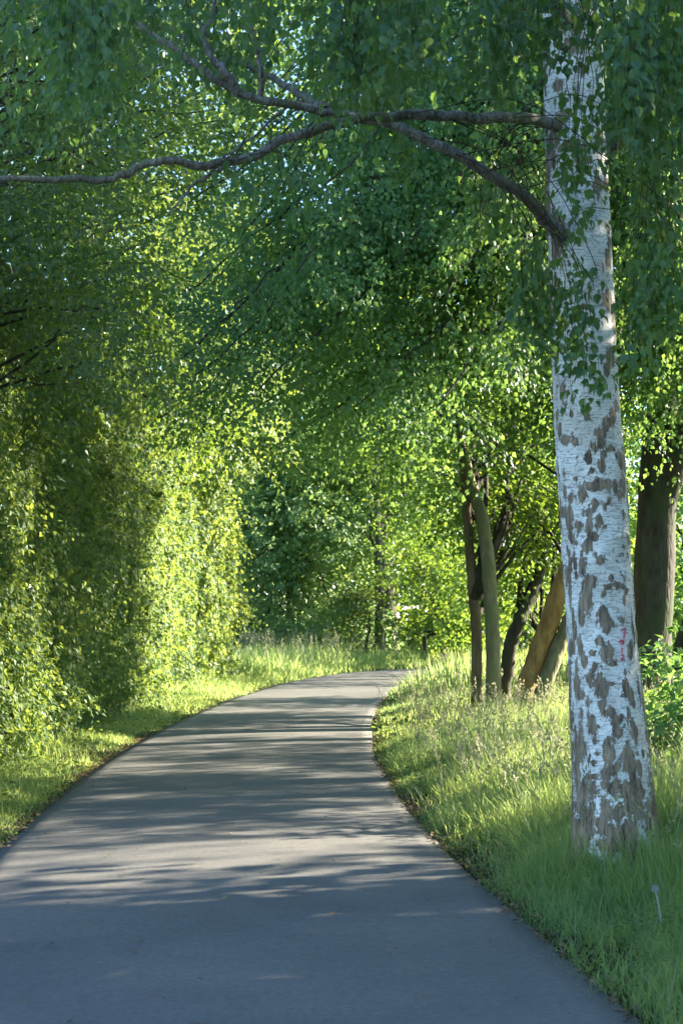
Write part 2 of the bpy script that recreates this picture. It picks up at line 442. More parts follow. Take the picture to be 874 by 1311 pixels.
tan = unit(np.gradient(CTR, axis=0)); nor = np.stack([tan[:, 1], -tan[:, 0]], -1)
us = np.array([-1.0, -.997, -.9, -.7, -.45, -.2, 0, .2, .45, .7, .9, .997, 1.0])
rows = []
for k, u in enumerate(us):
    e = np.zeros(len(CTR))
    if abs(u) > .95:
        q = np.stack([CTR[:, 0] * 2.2, CTR[:, 1] * 2.2, np.full(len(CTR), u)], -1)
        e = .022 * fbm(q * 2.2, 31 + int(u > 0), 3) + .03 * vnoise(q * .2, 44)
    w = u * HALF + np.sign(u) * e
    z = (0.004 + 0.018 * (1 - u * u)) if abs(u) < 1 else -0.06
    p = CTR + nor * (w[:, None] if np.ndim(w) else w)
    rows.append(np.column_stack([p, np.full(len(CTR), z) + .004 * vnoise(np.column_stack([p * .6, p[:, :1] * 0]), 77) * (abs(u) < 1)]))
V = np.stack(rows, 1).reshape(-1, 3); m_ = len(us)
i = (np.arange(len(CTR) - 1)[:, None] * m_ + np.arange(m_ - 1)[None]).ravel()
path = obj('path', mesh_data('path', V, [np.stack([i, i + 1, i + m_ + 1, i + m_], -1)], M['asphalt'], smooth=True))
tag(path, 'grey asphalt path curving away to the right', kind='structure')

# ------------------------------------------------------------------ foliage generators
def sprays(O, D, L, Wd, n, rng, droop=.35, leafL=.07, jit=.45, hang=.45, up=1.0, ratio=.72, tone_noise=1.1, tone_shift=0.0):
    """flat drooping fans of leaves: O,D (S,3), L,Wd (S,) -> leaf arrays"""
    S = len(O)
    D = unit(D); side = unit(np.cross(D, UP) + 1e-6); nn = unit(np.cross(side, D))
    t = rng.random((S, n)) ** .8; s = rng.uniform(-1, 1, (S, n)) * np.sqrt(np.maximum(np.sin(math.pi * (0.12 + .84 * t)), 0.05))
    P = O[:, None] + D[:, None] * (L[:, None] * t)[..., None] + side[:, None] * (Wd[:, None] * s)[..., None]
    P = P + rng.normal(0, .022, (S, n, 3)) * (leafL / .07)
    P[..., 2] -= droop * L[:, None] * t ** 2 + .25 * Wd[:, None] * s ** 2
    A = D[:, None] * .55 + side[:, None] * (np.sign(s) * .7)[..., None] - UP * hang + rng.normal(0, jit, (S, n, 3))
    Nn = nn[:, None] * up + D[:, None] * (t * .5)[..., None] + rng.normal(0, jit, (S, n, 3))
    P = P.reshape(-1, 3)
    lL = leafL * rng.uniform(.65, 1.25, len(P))
    st = np.repeat(rng.normal(0, .13, S), n)
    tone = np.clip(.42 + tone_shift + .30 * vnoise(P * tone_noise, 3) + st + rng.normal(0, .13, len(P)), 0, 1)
    return P, A.reshape(-1, 3), Nn.reshape(-1, 3), lL, lL * ratio, tone
def clump_sprays(C, Rr, per, rng, center=None, L=.7, Wf=.42, down=.15):
    """spray origins and directions spread through ellipsoidal clumps C (k,3) Rr (k,3)"""
    k = len(C)
    d = unit(rng.normal(0, 1, (k, per, 3)))
    r = rng.uniform(.25, 1.0, (k, per, 1)) ** .6
    O = C[:, None] + d * r * Rr[:, None] * .85
    out = d.copy()
    if center is not None:
        out = out * .6 + unit(C - center)[:, None] * .6
    out = out * np.array([1, 1, .45]) - UP * down + rng.normal(0, .25, (k, per, 3))
    Ls = L * rng.uniform(.6, 1.3, k * per)
    return O.reshape(-1, 3), out.reshape(-1, 3), Ls, Ls * Wf
def ell_clumps(c, rad, k, rng, size=(.9, 1.5), inner=.25):
    d = unit(rng.normal(0, 1, (k, 3))); r = rng.uniform(inner, 1, (k, 1)) ** .5
    C = np.asarray(c) + d * r * np.asarray(rad)
    s = rng.uniform(*size, (k, 1)); return C, s * np.array([[1, 1, .7]])
def px_clumps(poly, dr, k, rng, size):
    """clump centres inside a photograph-pixel polygon, at distances dr"""
    poly = np.asarray(poly, float); lo = poly.min(0); hi = poly.max(0); out = []
    while len(out) < k:
        p = rng.uniform(lo, hi); x, y = p; inside = False; j = len(poly) - 1
        for a in range(len(poly)):
            if (poly[a, 1] > y) != (poly[j, 1] > y) and x < (poly[j, 0] - poly[a, 0]) * (y - poly[a, 1]) / (poly[j, 1] - poly[a, 1]) + poly[a, 0]: inside = not inside
            j = a
        if inside: out.append(W(x, y, rng.uniform(*dr)))
    C = np.array(out); s = rng.uniform(*size, (k, 1)); return C, s * np.array([[1, 1, .7]])
def cat(*ls):
    return [np.concatenate(x) for x in zip(*ls)]
def limb_to(wood, trunk, rt, C, rng, r=.05, sides=6, rise=.25):
    """a tapering limb from a trunk polyline to clump centre C"""
    dz = np.linalg.norm((C - trunk)[:, :2], axis=1)
    want = C[2] - .45 * dz.mean() - .3
    k = int(np.argmin(np.abs(trunk[:, 2] - want)))
    k = min(max(k, int(len(trunk) * .25)), len(trunk) - 2)
    a = trunk[k]; ln = np.linalg.norm(C - a)
    mid = a * .5 + C * .5 + UP * rise * ln * .4 + rng.normal(0, .06 * ln, 3)
    q = catmull([a, mid, C + rng.normal(0, .1, 3)], 9)
    q[1:-1] += rng.normal(0, .012 * ln, (7, 3))
    rr = np.linspace(min(r * (0.5 + ln * .22), rt[k] * .75), .008, 9)
    wood.tube(q, rr, sides)
def tree(name, label, cat_, base, top, r0, clumps, leafmat, barkmat, rng, per=14, nleaf=24, leafL=.08, L=.8, shape=KITE, group=None,
         bend=.4, hang=.45, droop=.35, ratio=.72, down=.15, trunk_path=None, limb_r=.05, tone_shift=0.0, center=True, sides=10):
    root = tag(empty(name, base), label, cat_, group)
    base = np.asarray(base, float); top = np.asarray(top, float)
    bend = bend * min(1.0, float(np.linalg.norm(top - base)) / 9.0)
    if trunk_path is None:
        mids = [base + (top - base) * f + np.append(rng.normal(0, bend, 2) * math.sin(f * math.pi), 0) for f in (.3, .6, .8)]
        trunk_path = [base, *mids, top]
    tp = catmull(trunk_path, 40)
    f = np.linspace(0, 1, 40); rt = r0 * (1 - .85 * f) + r0 * .55 * np.exp(-f * 28)
    w = Wood(); w.tube(tp, rt, sides, wob=.10, seed=int(rng.integers(1000)))
    C, Rr = clumps
    for c in C: limb_to(w, tp, rt, c, rng, limb_r)
    w.build('trunk', barkmat, root)
    O, D, Ls, Ws = clump_sprays(C, Rr, per, rng, C.mean(0) if center else None, L, down=down)
    P, A, Nn, lL, lW, tone = sprays(O, D, Ls, Ws, nleaf, rng, droop, leafL, hang=hang, ratio=ratio, tone_shift=tone_shift)
    c = obj('crown', leaf_mesh('crown', P, A, Nn, lL, lW, shape, leafmat, tone), root)
    c['kind'] = 'stuff'
    return root

# ------------------------------------------------------------------ the birch
BD = 10.1                                      # its distance
BS = BD / 11.75
prof = [(791, 1165, 66), (790, 1120, 57), (789, 1085, 53.5), (787, 1050, 52), (784, 1000, 49.5), (779, 940, 47.5), (772, 850, 45.5), (765, 750, 44.5), (759, 650, 45), (752, 540, 44.5), (746, 430, 43.5),
        (742, 330, 43.5), (738, 220, 42), (734, 110, 41.5), (730, 0, 40), (724, -140, 37), (716, -320, 31), (706, -560, 23), (700, -850, 14), (696, -1150, 5)]
pp = np.array([W(a, b, BD + .0006 * (1085 - b)) for a, b, c in prof]); pr = np.array([c / FPX * BD for a, b, c in prof])
NS, NK = 112, 460
tb = catmull(np.column_stack([pp, pr]), NK)
tc_, tr_ = tb[:, :3], tb[:, 3]
th = np.linspace(-math.pi, math.pi, NS, endpoint=False)      # 0 faces the camera
TH, KK = np.meshgrid(th, np.arange(NK))
ZZ = tc_[KK, 2]
field = np.full(TH.shape, -1.0)
def patch(px, py, rx, ry, s=1.0):
    """one dark bark plate seen at a photograph pixel, laid on the trunk's own surface"""
    global field
    z = W(px, py, BD)[2]; k = int(np.argmin(np.abs(tc_[:, 2] - z)))
    cx, cyy, f = to_px(tc_[k]); hw = tr_[k] * FPX / f
    a = math.asin(max(-.98, min(.98, (px - cx) / hw)))
    da = (TH - a) * tr_[k] / (rx / FPX * f)
    dz = (ZZ - z) / (ry / FPX * f)
    q = np.stack([TH * 3.0, ZZ * 6.0, ZZ * 0], -1)
    r = (np.abs(da) ** 1.5 + np.abs(dz) ** 1.3) ** .72 + .24 * vnoise(q * 1.6, 12) + .24 * vnoise(q * 4.5, 13) - (.26 if py < 880 else .12)
    field = np.maximum(field, (1 - r) * s)
def crop(ox, oy, sc, lst):
    for a, b, rx, ry in lst: patch(ox + a / sc, oy + b / sc, rx / sc, ry / sc)
crop(690, 500, 6.243, [(545, 170, 45, 55), (505, 230, 45, 45), (580, 90, 40, 40), (445, 320, 45, 40), (455, 400, 40, 60), (400, 450, 30, 40), (350, 520, 32, 45), (470, 490, 25, 45), (530, 450, 45, 22),
    (595, 500, 35, 40), (460, 600, 28, 45), (375, 630, 25, 22), (355, 665, 18, 16), (280, 520, 20, 15), (255, 690, 22, 8), (375, 410, 12, 16), (150, 290, 22, 70), (190, 360, 45, 45), (255, 400, 40, 40), (225, 150, 25, 30), (340, 175, 25, 25),
    (350, 750, 45, 40), (430, 745, 60, 45), (510, 740, 50, 40), (570, 740, 35, 60), (610, 820, 35, 40), (300, 820, 35, 55), (230, 850, 45, 50), (190, 800, 25, 60), (230, 980, 20, 60), (225, 1130, 20, 80), (280, 1070, 38, 45), (360, 970, 30, 45), (400, 890, 28, 50),
    (510, 875, 24, 24), (475, 935, 20, 32), (365, 1080, 45, 75), (440, 1060, 32, 65), (400, 1160, 50, 40), (350, 1240, 35, 55), (480, 1090, 20, 22), (640, 980, 35, 45), (690, 900, 20, 60), (690, 1190, 40, 35), (640, 1245, 25, 16), (210, 1270, 18, 45), (270, 1220, 16, 14),
    (550, 1155, 14, 12), (320, 725, 12, 10), (200, 545, 12, 9), (620, 560, 30, 30), (670, 600, 30, 60), (110, 600, 18, 120), (135, 900, 16, 90)])
crop(540, 560, 2.617, [(525, 430, 12, 35), (580, 410, 16, 20), (595, 447, 7, 7), (615, 470, 11, 9), (545, 485, 19, 26), (535, 545, 20, 40), (605, 500, 18, 8), (640, 495, 22, 12), (670, 510, 16, 14), (660, 545, 7, 17), (588, 525, 9, 9), (585, 590, 16, 26), (600, 625, 24, 28), (650, 612, 17, 10),
    (575, 680, 18, 16), (600, 720, 22, 30), (615, 755, 16, 10), (682, 700, 13, 16), (680, 722, 12, 16), (697, 660, 9, 60), (560, 775, 9, 26), (580, 820, 16, 45), (548, 800, 10, 20), (500, 640, 9, 60), (520, 600, 12, 30), (515, 690, 12, 40), (530, 745, 14, 26), (550, 720, 14, 10), (510, 800, 10, 60), (500, 420, 8, 40), (488, 520, 9, 60)])
crop(710, 860, 5.46, [(290, 110, 45, 90), (290, 230, 30, 60), (215, 40, 30, 50), (230, 90, 60, 14), (150, 130, 22, 120), (200, 220, 22, 110), (220, 350, 35, 110), (165, 320, 14, 120), (330, 80, 60, 12), (455, 90, 28, 45), (480, 150, 38, 60), (510, 220, 26, 40), (430, 160, 26, 16),
    (385, 340, 42, 60), (395, 410, 50, 45), (345, 270, 24, 28), (470, 290, 30, 42), (515, 400, 42, 85), (500, 360, 36, 40), (330, 500, 40, 75), (345, 580, 50, 60), (390, 640, 30, 45), (470, 560, 45, 75), (480, 650, 55, 90), (330, 700, 50, 75), (360, 780, 70, 70), (450, 790, 70, 70), (550, 650, 32, 75), (580, 560, 22, 40),
    (540, 820, 60, 80), (540, 920, 60, 90), (240, 620, 32, 25), (180, 560, 22, 30), (230, 720, 60, 20), (300, 770, 22, 40), (225, 930, 35, 60), (230, 1040, 40, 80), (320, 950, 45, 70), (300, 1060, 50, 90), (400, 950, 45, 80), (380, 1100, 70, 90), (470, 930, 45, 90), (480, 1060, 70, 110), (330, 1180, 110, 70), (480, 1200, 110, 90),
    (640, 480, 45, 140), (690, 640, 40, 160), (650, 800, 60, 130), (620, 980, 80, 140), (560, 130, 20, 130), (600, 250, 25, 120), (130, 420, 14, 110), (130, 60, 16, 80), (175, 780, 12, 90), (250, 470, 26, 30), (260, 560, 20, 16)])
crop(437, 330, 2.0, [(670, 85, 24, 24), (680, 240, 18, 26), (640, 322, 24, 5), (668, 275, 10, 14), (535, 120, 10, 60), (545, 230, 9, 50), (600, 110, 18, 10), (690, 130, 10, 50), (575, 240, 14, 8), (560, 330, 10, 26), (540, 40, 14, 30)])
crop(600, 0, 3.19, [(290, 60, 22, 90), (290, 200, 22, 60), (400, 90, 45, 30), (440, 200, 30, 30), (510, 60, 20, 50), (330, 500, 40, 50), (310, 590, 26, 90), (400, 530, 60, 26), (520, 480, 30, 26), (310, 760, 36, 70), (270, 830, 40, 60), (350, 260, 26, 26), (360, 400, 30, 30), (510, 700, 22, 60), (450, 590, 40, 20), (380, 690, 26, 14), (350, 850, 30, 60), (480, 330, 14, 20), (420, 300, 16, 10)])
for _ in range(420):                            # the sides and back of the trunk, and the part above the frame
    a = R.uniform(.9, 2 * math.pi - .9); k = int(R.integers(0, NK)); z = tc_[k, 2]
    low = z < 1.1
    rx = R.uniform(.02, .06) * (1.5 if low else 1); rz = R.uniform(.03, .10) * (1.8 if low else 1)
    da = ((TH - a + math.pi) % (2 * math.pi) - math.pi) * tr_[k] / rx; dz = (ZZ - z) / rz
    q = np.stack([TH * 3.0, ZZ * 6.0, ZZ * 0], -1)
    field = np.maximum(field, 1 - np.sqrt(da ** 2 + dz ** 2) - .28 * vnoise(q * 1.6, 12))
q = np.stack([TH * 4.0, ZZ * 9.0, ZZ * 0], -1)
field = np.maximum(field, -.22 + .40 * vnoise(q, 15) - .30 * sstep(.2, 1.5, ZZ))
field = np.maximum(field, -.62 + .75 * np.maximum(0, vnoise(np.stack([TH * 5.0, ZZ * 16.0, ZZ * 0], -1), 17)) + .25 * vnoise(np.stack([TH * 11.0, ZZ * 30.0, ZZ * 0], -1), 18))
pat = .5 + np.clip(field, -.9, .9) * .85
rough_r = tr_[KK] * (1 + .02 * fbm(np.stack([np.sin(TH) * 2, np.cos(TH) * 2, ZZ * 1.5], -1), 21)
                     + .07 * (np.exp(-np.maximum(ZZ, 0) * 2.2)) * np.cos(TH * 5 + 1.3 * ZZ + .6)) + .009 * np.clip(field * 2.5, -.6, 1) * (.4 + .9 * np.exp(-np.maximum(ZZ, 0) * .8))
vx = tc_[KK, 0] + np.sin(TH) * rough_r; vy = tc_[KK, 1] - np.cos(TH) * rough_r
V = np.stack([vx, vy, ZZ], -1).reshape(-1, 3)
i = np.arange(NK - 1)[:, None] * NS; j = np.arange(NS)[None]; j2 = (j + 1) % NS
F = np.stack([i + j, i + j2, i + NS + j2, i + NS + j], -1).reshape(-1, 4)
birch_root = tag(empty('birch_tree', (pp[2][0], BD, 0)), 'tall white birch with peeling black-patched bark beside the path', 'tree')
obj('trunk', mesh_data('trunk', V, [F], M['birch'], smooth=True, vattr={'patch': pat.ravel()}), birch_root)

# red crayon figures on the bark
def strokes_on_bark(lines):
    vs, fs, n = [], [], 0
    for ln in lines:
        ln = catmull(np.array(ln, float), 10) if len(ln) > 2 else np.linspace(ln[0], ln[1], 6)
        pts = []
        for px, py in ln:
            z = W(px, py, BD)[2]; k = int(np.argmin(np.abs(tc_[:, 2] - z))); cx, _, f = to_px(tc_[k]); hw = tr_[k] * FPX / f
            a = math.asin((px - cx) / hw); r = tr_[k] + .010
            pts.append([tc_[k, 0] + math.sin(a) * r, tc_[k, 1] - math.cos(a) * r, z])
        pts = np.array(pts)
        w = Wood(); w.tube(pts, np.full(len(pts), .0042), 5)
        vs.append(np.concatenate(w.V)); fs.append((np.concatenate(w.F) + n, np.concatenate(w.T) + n)); n += w.n
    return np.concatenate(vs), [np.concatenate([a for a, b in fs]), np.concatenate([b for a, b in fs])]
def c6(a, b): return (740 + a / 8.74, 770 + b / 8.74)
for lab, lines in (('red crayon figure seven', [[c6(405, 325), c6(460, 298)], [c6(460, 298), c6(452, 345), c6(438, 412)]]),
                   ('red crayon figure nine', [[c6(435, 435), c6(405, 430), c6(400, 450), c6(425, 455), c6(437, 437)], [c6(437, 437), c6(436, 465), c6(410, 478)]]),
                   ('red crayon figure one', [[c6(415, 515), c6(417, 572)]]),
                   ('red crayon figure two', [[c6(403, 602), c6(425, 595), c6(440, 612), c6(420, 632), c6(404, 648)], [c6(404, 648), c6(448, 650)]])):
    v_, f_ = strokes_on_bark(lines)
    obj('painted_figure', mesh_data('painted_figure', v_, f_, M['red_paint'], smooth=True), birch_root)['label'] = lab

# limbs
limb_pts = []
def limb(pix, r0, r1, n=46, wob=.16):
    """pix: (px, py, distance) along the limb; radii in photo pixels"""
    p = catmull(np.array([W(a, b, d * BS) for a, b, d in pix]), n)
    p[1:-1] += R.normal(0, .006, (n - 2, 3))
    f = np.linspace(0, 1, n) ** .8
    r = (r0 + (r1 - r0) * f) / FPX * BD
    r = r * (1 + .45 * np.exp(-np.linspace(0, 1, n) * 16)) * (1 + .12 * np.maximum(0, vnoise(p * 4.0, 51)))
    w = Wood(); w.tube(p, r, 9, wob=wob, seed=int(R.integers(999)))
    w.build('limb', M['bark_limb'], birch_root)
    limb_pts.append(p); return p
LA = limb([(742, 185, 12.45), (706, 160, 12.15), (660, 149, 11.6), (600, 150, 11.0), (540, 147, 10.8), (470, 150, 10.6), (420, 162, 10.5), (365, 180, 10.4), (320, 200, 10.3), (275, 211, 10.2), (225, 207, 10.1), (190, 210, 10.1), (155, 225, 10.0), (130, 231, 10.0), (60, 230, 9.9), (-20, 231, 9.8), (-120, 245, 9.7)], 7.6, 3.0)
LB = limb([(742, 345, 12.3), (715, 303, 12.1), (695, 276, 11.95), (672, 254, 11.65), (640, 233, 11.6), (600, 208, 11.5), (555, 184, 11.45), (500, 158, 11.4), (450, 150, 11.4), (415, 143, 11.3), (350, 131, 11.2), (300, 118, 11.2), (265, 92, 11.1), (225, 66, 11.1), (190, 40, 11.1), (145, 8, 11.1), (100, -40, 11.0), (20, -120, 10.9)], 9.5, 3.0)
limb([(303, 118, 11.2), (288, 90, 11.1), (268, 68, 11.1), (262, 40, 11.1), (275, 5, 11.1), (280, -60, 11.1)], 6, 2.5, 26)
limb([(335, 130, 11.2), (334, 85, 11.1), (326, 50, 11.0), (318, 15, 11.0), (322, -60, 11.0)], 3.4, 2.0, 24)
limb([(415, 143, 11.3), (380, 118, 11.5), (340, 95, 11.7), (285, 70, 11.9), (230, 45, 12.0), (180, 20, 12.0), (120, -30, 12.0)], 5.5, 2.2, 30)
limb([(500, 158, 11.4), (430, 135, 11.7), (380, 130, 11.9), (330, 170, 12.0), (290, 200, 12.0), (250, 235, 12.0)], 3.2, 1.2, 26)
limb([(300, 205, 10.3), (265, 225, 10.3), (235, 250, 10.2), (215, 275, 10.2)], 2.4, 1.0, 16)
limb([(748, 204, 12.45), (795, 178, 12.3), (825, 150, 12.0), (860, 130, 12.0), (905, 110, 12.0), (1000, 60, 12.2)], 9, 5, 26)
limb([(738, 60, 12.5), (690, -30, 11.8), (600, -70, 10.8), (480, -90, 10.2), (330, -95, 9.7), (150, -80, 9.3), (-30, -60, 9.0)], 12, 3.5, 40)
limb([(732, -20, 12.5), (800, -80, 11.6), (860, -110, 10.4), (940, -120, 9.9)], 10, 3.5, 30)
limb([(730, -60, 12.5), (735, -100, 11.2), (720, -120, 10.0), (660, -125, 9.4), (540, -125, 8.9), (400, -120, 8.6)], 9, 3, 30)
limb([(736, 40, 12.5), (746, 20, 11.6), (756, -10, 10.9), (775, -30, 10.7), (800, -35, 10.5)], 7, 2.5, 20)
allp = np.concatenate(limb_pts)

# pendulous twigs with leaves
twig = Wood()
bl = []
def strand(px, py0, py1, d, sw=0.0):
    d = d * BS; top = W(px, py0, d); ln = max((py1 - py0) / FPX * d, .12)
    dd_ = np.sqrt(((allp - top) ** 2).sum(1)) + .3 * np.maximum(0, top[2] - allp[:, 2]); cand = np.where(dd_ < dd_.min() * 1.35 + .05)[0]; a = allp[R.choice(cand)]
    dirx = R.normal(0, .10, 2) + np.array([sw, 0])
    n = 12; t = np.linspace(0, 1, n)
    hang_ = top[None] + np.column_stack([dirx[0] * ln * t ** 1.5, dirx[1] * ln * t ** 1.5, -ln * t])
    hang_[:, :2] += np.cumsum(R.normal(0, .006, (n, 2)), 0)
    if np.linalg.norm(a - top) > .03:
        mid = (a + top) / 2 + UP * (.03 + .14 * np.linalg.norm(a - top)) + R.normal(0, .05, 3)
        lead = catmull([a, mid, top, hang_[2]], 12)[:-1]
        q = np.concatenate([lead, hang_[2:]])
    else: q = hang_
    twig.tube(q, np.linspace(.0036, .0012, len(q)), 3)
    m = max(6, int(ln / .014))
    tt = R.random(m) ** .85; P = np.stack([np.interp(tt, t, hang_[:, c]) for c in range(3)], -1)
    ang = R.uniform(0, 2 * math.pi, m); rad = R.uniform(.01, .12, m) * (.5 + .6 * np.sin(math.pi * np.clip(tt, .1, .9)))
    P = P + np.stack([np.cos(ang) * rad, np.sin(ang) * rad, -rad * .5], -1)
    A = np.stack([np.cos(ang) * .5, np.sin(ang) * .5, np.full(m, -1.0)], -1) + R.normal(0, .3, (m, 3))
    Nn = np.stack([np.cos(ang), np.sin(ang), np.full(m, .45)], -1) + R.normal(0, .5, (m, 3))
    L = R.uniform(.036, .070, m)
    tone = np.clip(.40 + R.normal(0, .10) + R.normal(0, .16, m), 0, 1)
    bl.append((P, A, Nn, L, L * R.uniform(.72, .9, m), tone))
def many(n, xr, tr2, br, dr, minlen=50):
    for _ in range(n):
        t0 = R.uniform(*tr2); b0 = max(R.uniform(*br), t0 + minlen)
        strand(R.uniform(*xr), t0, b0, R.uniform(*dr))
def bunch(n, k, xr, tr2, br, dr, minlen=50):
    """n bunches of k neighbouring strands"""
    for _ in range(n):
        cx, cd, t0, b0 = R.uniform(*xr), R.uniform(*dr), R.uniform(*tr2), R.uniform(*br)
        for _ in range(k):
            tt = t0 + R.normal(0, 14); strand(cx + R.normal(0, 13), tt, max(b0 + R.normal(0, 26), tt + minlen), cd + R.normal(0, .18))
bunch(6, 4, (-20, 130), (-130, -20), (30, 120), (8.4, 10.0))
bunch(4, 3, (130, 260), (-130, -40), (10, 60), (8.6, 10.2))
bunch(6, 3, (100, 330), (-100, -20), (30, 110), (11.6, 12.6))
bunch(7, 3, (0, 330), (-40, 30), (90, 190), (11.5, 12.4))
bunch(3, 3, (300, 400), (-130, -30), (20, 90), (8.6, 10.4))
bunch(15, 4, (400, 690), (-130, -20), (40, 130), (8.4, 10.6))
bunch(6, 3, (420, 640), (0, 90), (130, 210), (11.6, 12.3))
bunch(2, 3, (440, 500), (0, 60), (110, 160), (9.0, 10.0))
bunch(2, 3, (640, 690), (290, 320), (380, 470), (10.9, 11.3))
bunch(3, 3, (590, 670), (150, 260), (300, 400), (12.2, 12.7))
bunch(3, 3, (285, 400), (180, 205), (225, 265), (10.1, 10.4), 25)
bunch(2, 3, (735, 785), (60, 150), (230, 300), (10.6, 11.1))
bunch(1, 4, (733, 745), (330, 350), (500, 530), (10.9, 11.1))
bunch(2, 3, (715, 770), (-100, -20), (60, 130), (9.6, 10.6))
bunch(8, 4, (800, 885), (-130, 40), (110, 240), (8.9, 11.2))
bunch(6, 3, (805, 885), (180, 300), (330, 470), (9.8, 11.6))
bunch(2, 3, (690, 715), (320, 380), (430, 490), (11.0, 11.3))
tw = twig.build('twigs', M['twig'], birch_root); tw['kind'] = 'stuff'
# the crown above the frame
C1, R1 = ell_clumps((1.0, 10.6, 8.1), (3.4, 2.8, 2.0), 40, R, (.7, 1.1))
O, D, Ls, Ws = clump_sprays(C1, R1, 9, R, C1.mean(0), .8, down=.5)
hi_ = sprays(O, D, Ls, Ws, 26, R, .9, .075, hang=.9)
P, A, Nn, L, Wd, tone = cat(*bl)
px_, py_, f_ = to_px(P)
vis = (px_ > 4) & (px_ < 870) & (py_ > 4) & (py_ < 600)
score = np.where(vis, L / f_, 0)
big = np.argsort(-score)[:300]
rest = np.setdiff1d(np.arange(len(P)), big)
V1, F1, n1 = leaf_arrays(P[rest], A[rest], Nn[rest], L[rest], Wd[rest], BIRCH)
V2, F2, n2 = leaf_arrays(*hi_[:5], OVAL)
cr = obj('crown', mesh_data('crown', np.concatenate([V1, V2]), [np.concatenate([F1, F2 + len(V1)])], M['leaf_birch'],
         [np.concatenate([np.repeat(tone[rest], n1), np.repeat(hi_[5], n2)])]), birch_root)
cr['kind'] = 'stuff'
leaf_me = []
for t_ in np.linspace(.15, .75, 6):
    leaf_me.append(leaf_mesh('leaf', np.zeros((1, 3)), np.array([[0, 1., 0]]), np.array([[0, 0, 1.]]), np.array([1.0]), np.array([R.uniform(.72, .9)]), BIRCH, M['leaf_birch'], np.array([t_])))
binv = Matrix.Translation(birch_root.location).inverted()
for k in big:
    a = unit(A[k]); n_ = unit(Nn[k] - a * np.dot(Nn[k], a)); b = np.cross(a, n_)
    o = bpy.data.objects.new('leaf', leaf_me[int(np.clip(tone[k] * 6, 0, 5))])
    COL.objects.link(o); o.parent = birch_root; o.matrix_parent_inverse = binv
    m4 = Matrix(((b[0], a[0], n_[0], P[k][0]), (b[1], a[1], n_[1], P[k][1]), (b[2], a[2], n_[2], P[k][2]), (0, 0, 0, 1)))
    o.matrix_basis = m4 @ Matrix.Scale(float(L[k]), 4)

# ------------------------------------------------------------------ the tree that overhangs the path
LD = 26.5
lime = tag(empty('lime_tree', (*G(832, 918)[:2], 0)), 'big dark-trunked tree behind the birch, its drooping boughs overhanging the path', 'tree')
ltp = np.array([W(828, 935, LD), W(830, 880, LD), W(834, 800, LD), W(838, 700, LD), W(841, 620, LD), W(846, 540, LD), W(852, 430, LD), W(858, 250, LD), W(850, 0, LD), W(846, -200, LD), W(838, -420, LD)])
lt = catmull(ltp, 70); ltr = np.interp(np.linspace(0, 1, 70), [0, .04, .12, .3, .45, .7, 1], [38, 30, 27, 26, 23, 14, 4]) / FPX * LD
w = Wood(); w.tube(lt, ltr, 16, wob=.10, seed=7)
w.build('trunk', M['bark_grey'], lime)
w = Wood(); q = catmull([W(846, 640, LD), W(872, 560, LD - .3), W(905, 450, LD - .6), W(950, 250, LD - 1), W(990, 0, LD - 1.3)], 30)
w.tube(q, np.linspace(20, 6, 30) / FPX * LD, 12, wob=.08, seed=8); w.build('limb', M['bark_grey'], lime)
parts_ = []
def bough(pix, r0, rng, nsp, Lsp=.75, nleaf=37, leafL=.072, start=.2):
    p = catmull(np.array([W(*a) for a in pix]), 26)
    tt_ = np.linspace(0, 1, 26)[:, None]; p = p + (np.sin(tt_ * rng.uniform(5, 9, (1, 3)) + rng.uniform(0, 6, (1, 3))) * .22 * np.sin(tt_ * math.pi)); p[1:-1] += rng.normal(0, .02, (24, 3))
    wd = Wood(); wd.tube(p, np.linspace(r0, .010, 26), 7, wob=.08, seed=int(rng.integers(99))); wd.build('limb', M['bark_dark'], lime)
    t = rng.uniform(start, 1.0, nsp); ii = t * 25; i0 = np.minimum(ii.astype(int), 24); f = (ii - i0)[:, None]
    O = p[i0] * (1 - f) + p[i0 + 1] * f; T = unit(p[i0 + 1] - p[i0])
    sd = unit(np.cross(T, UP)) * rng.choice([-1, 1], (nsp, 1))
    off = rng.uniform(0, 1, (nsp, 1)) * (1.15 - t)[:, None]
    O = O + sd * off * 1.1 + rng.normal(0, .16, (nsp, 3)) - UP * off * .25
    D = T * .7 + sd * .5 + rng.normal(0, .3, (nsp, 3)) - UP * .35
    Ls = Lsp * rng.uniform(.6, 1.3, nsp)
    parts_.append(sprays(O, D, Ls, Ls * .45, nleaf, rng, .55, leafL, hang=.75, jit=.4, ratio=.74))
RL = np.random.default_rng(77)
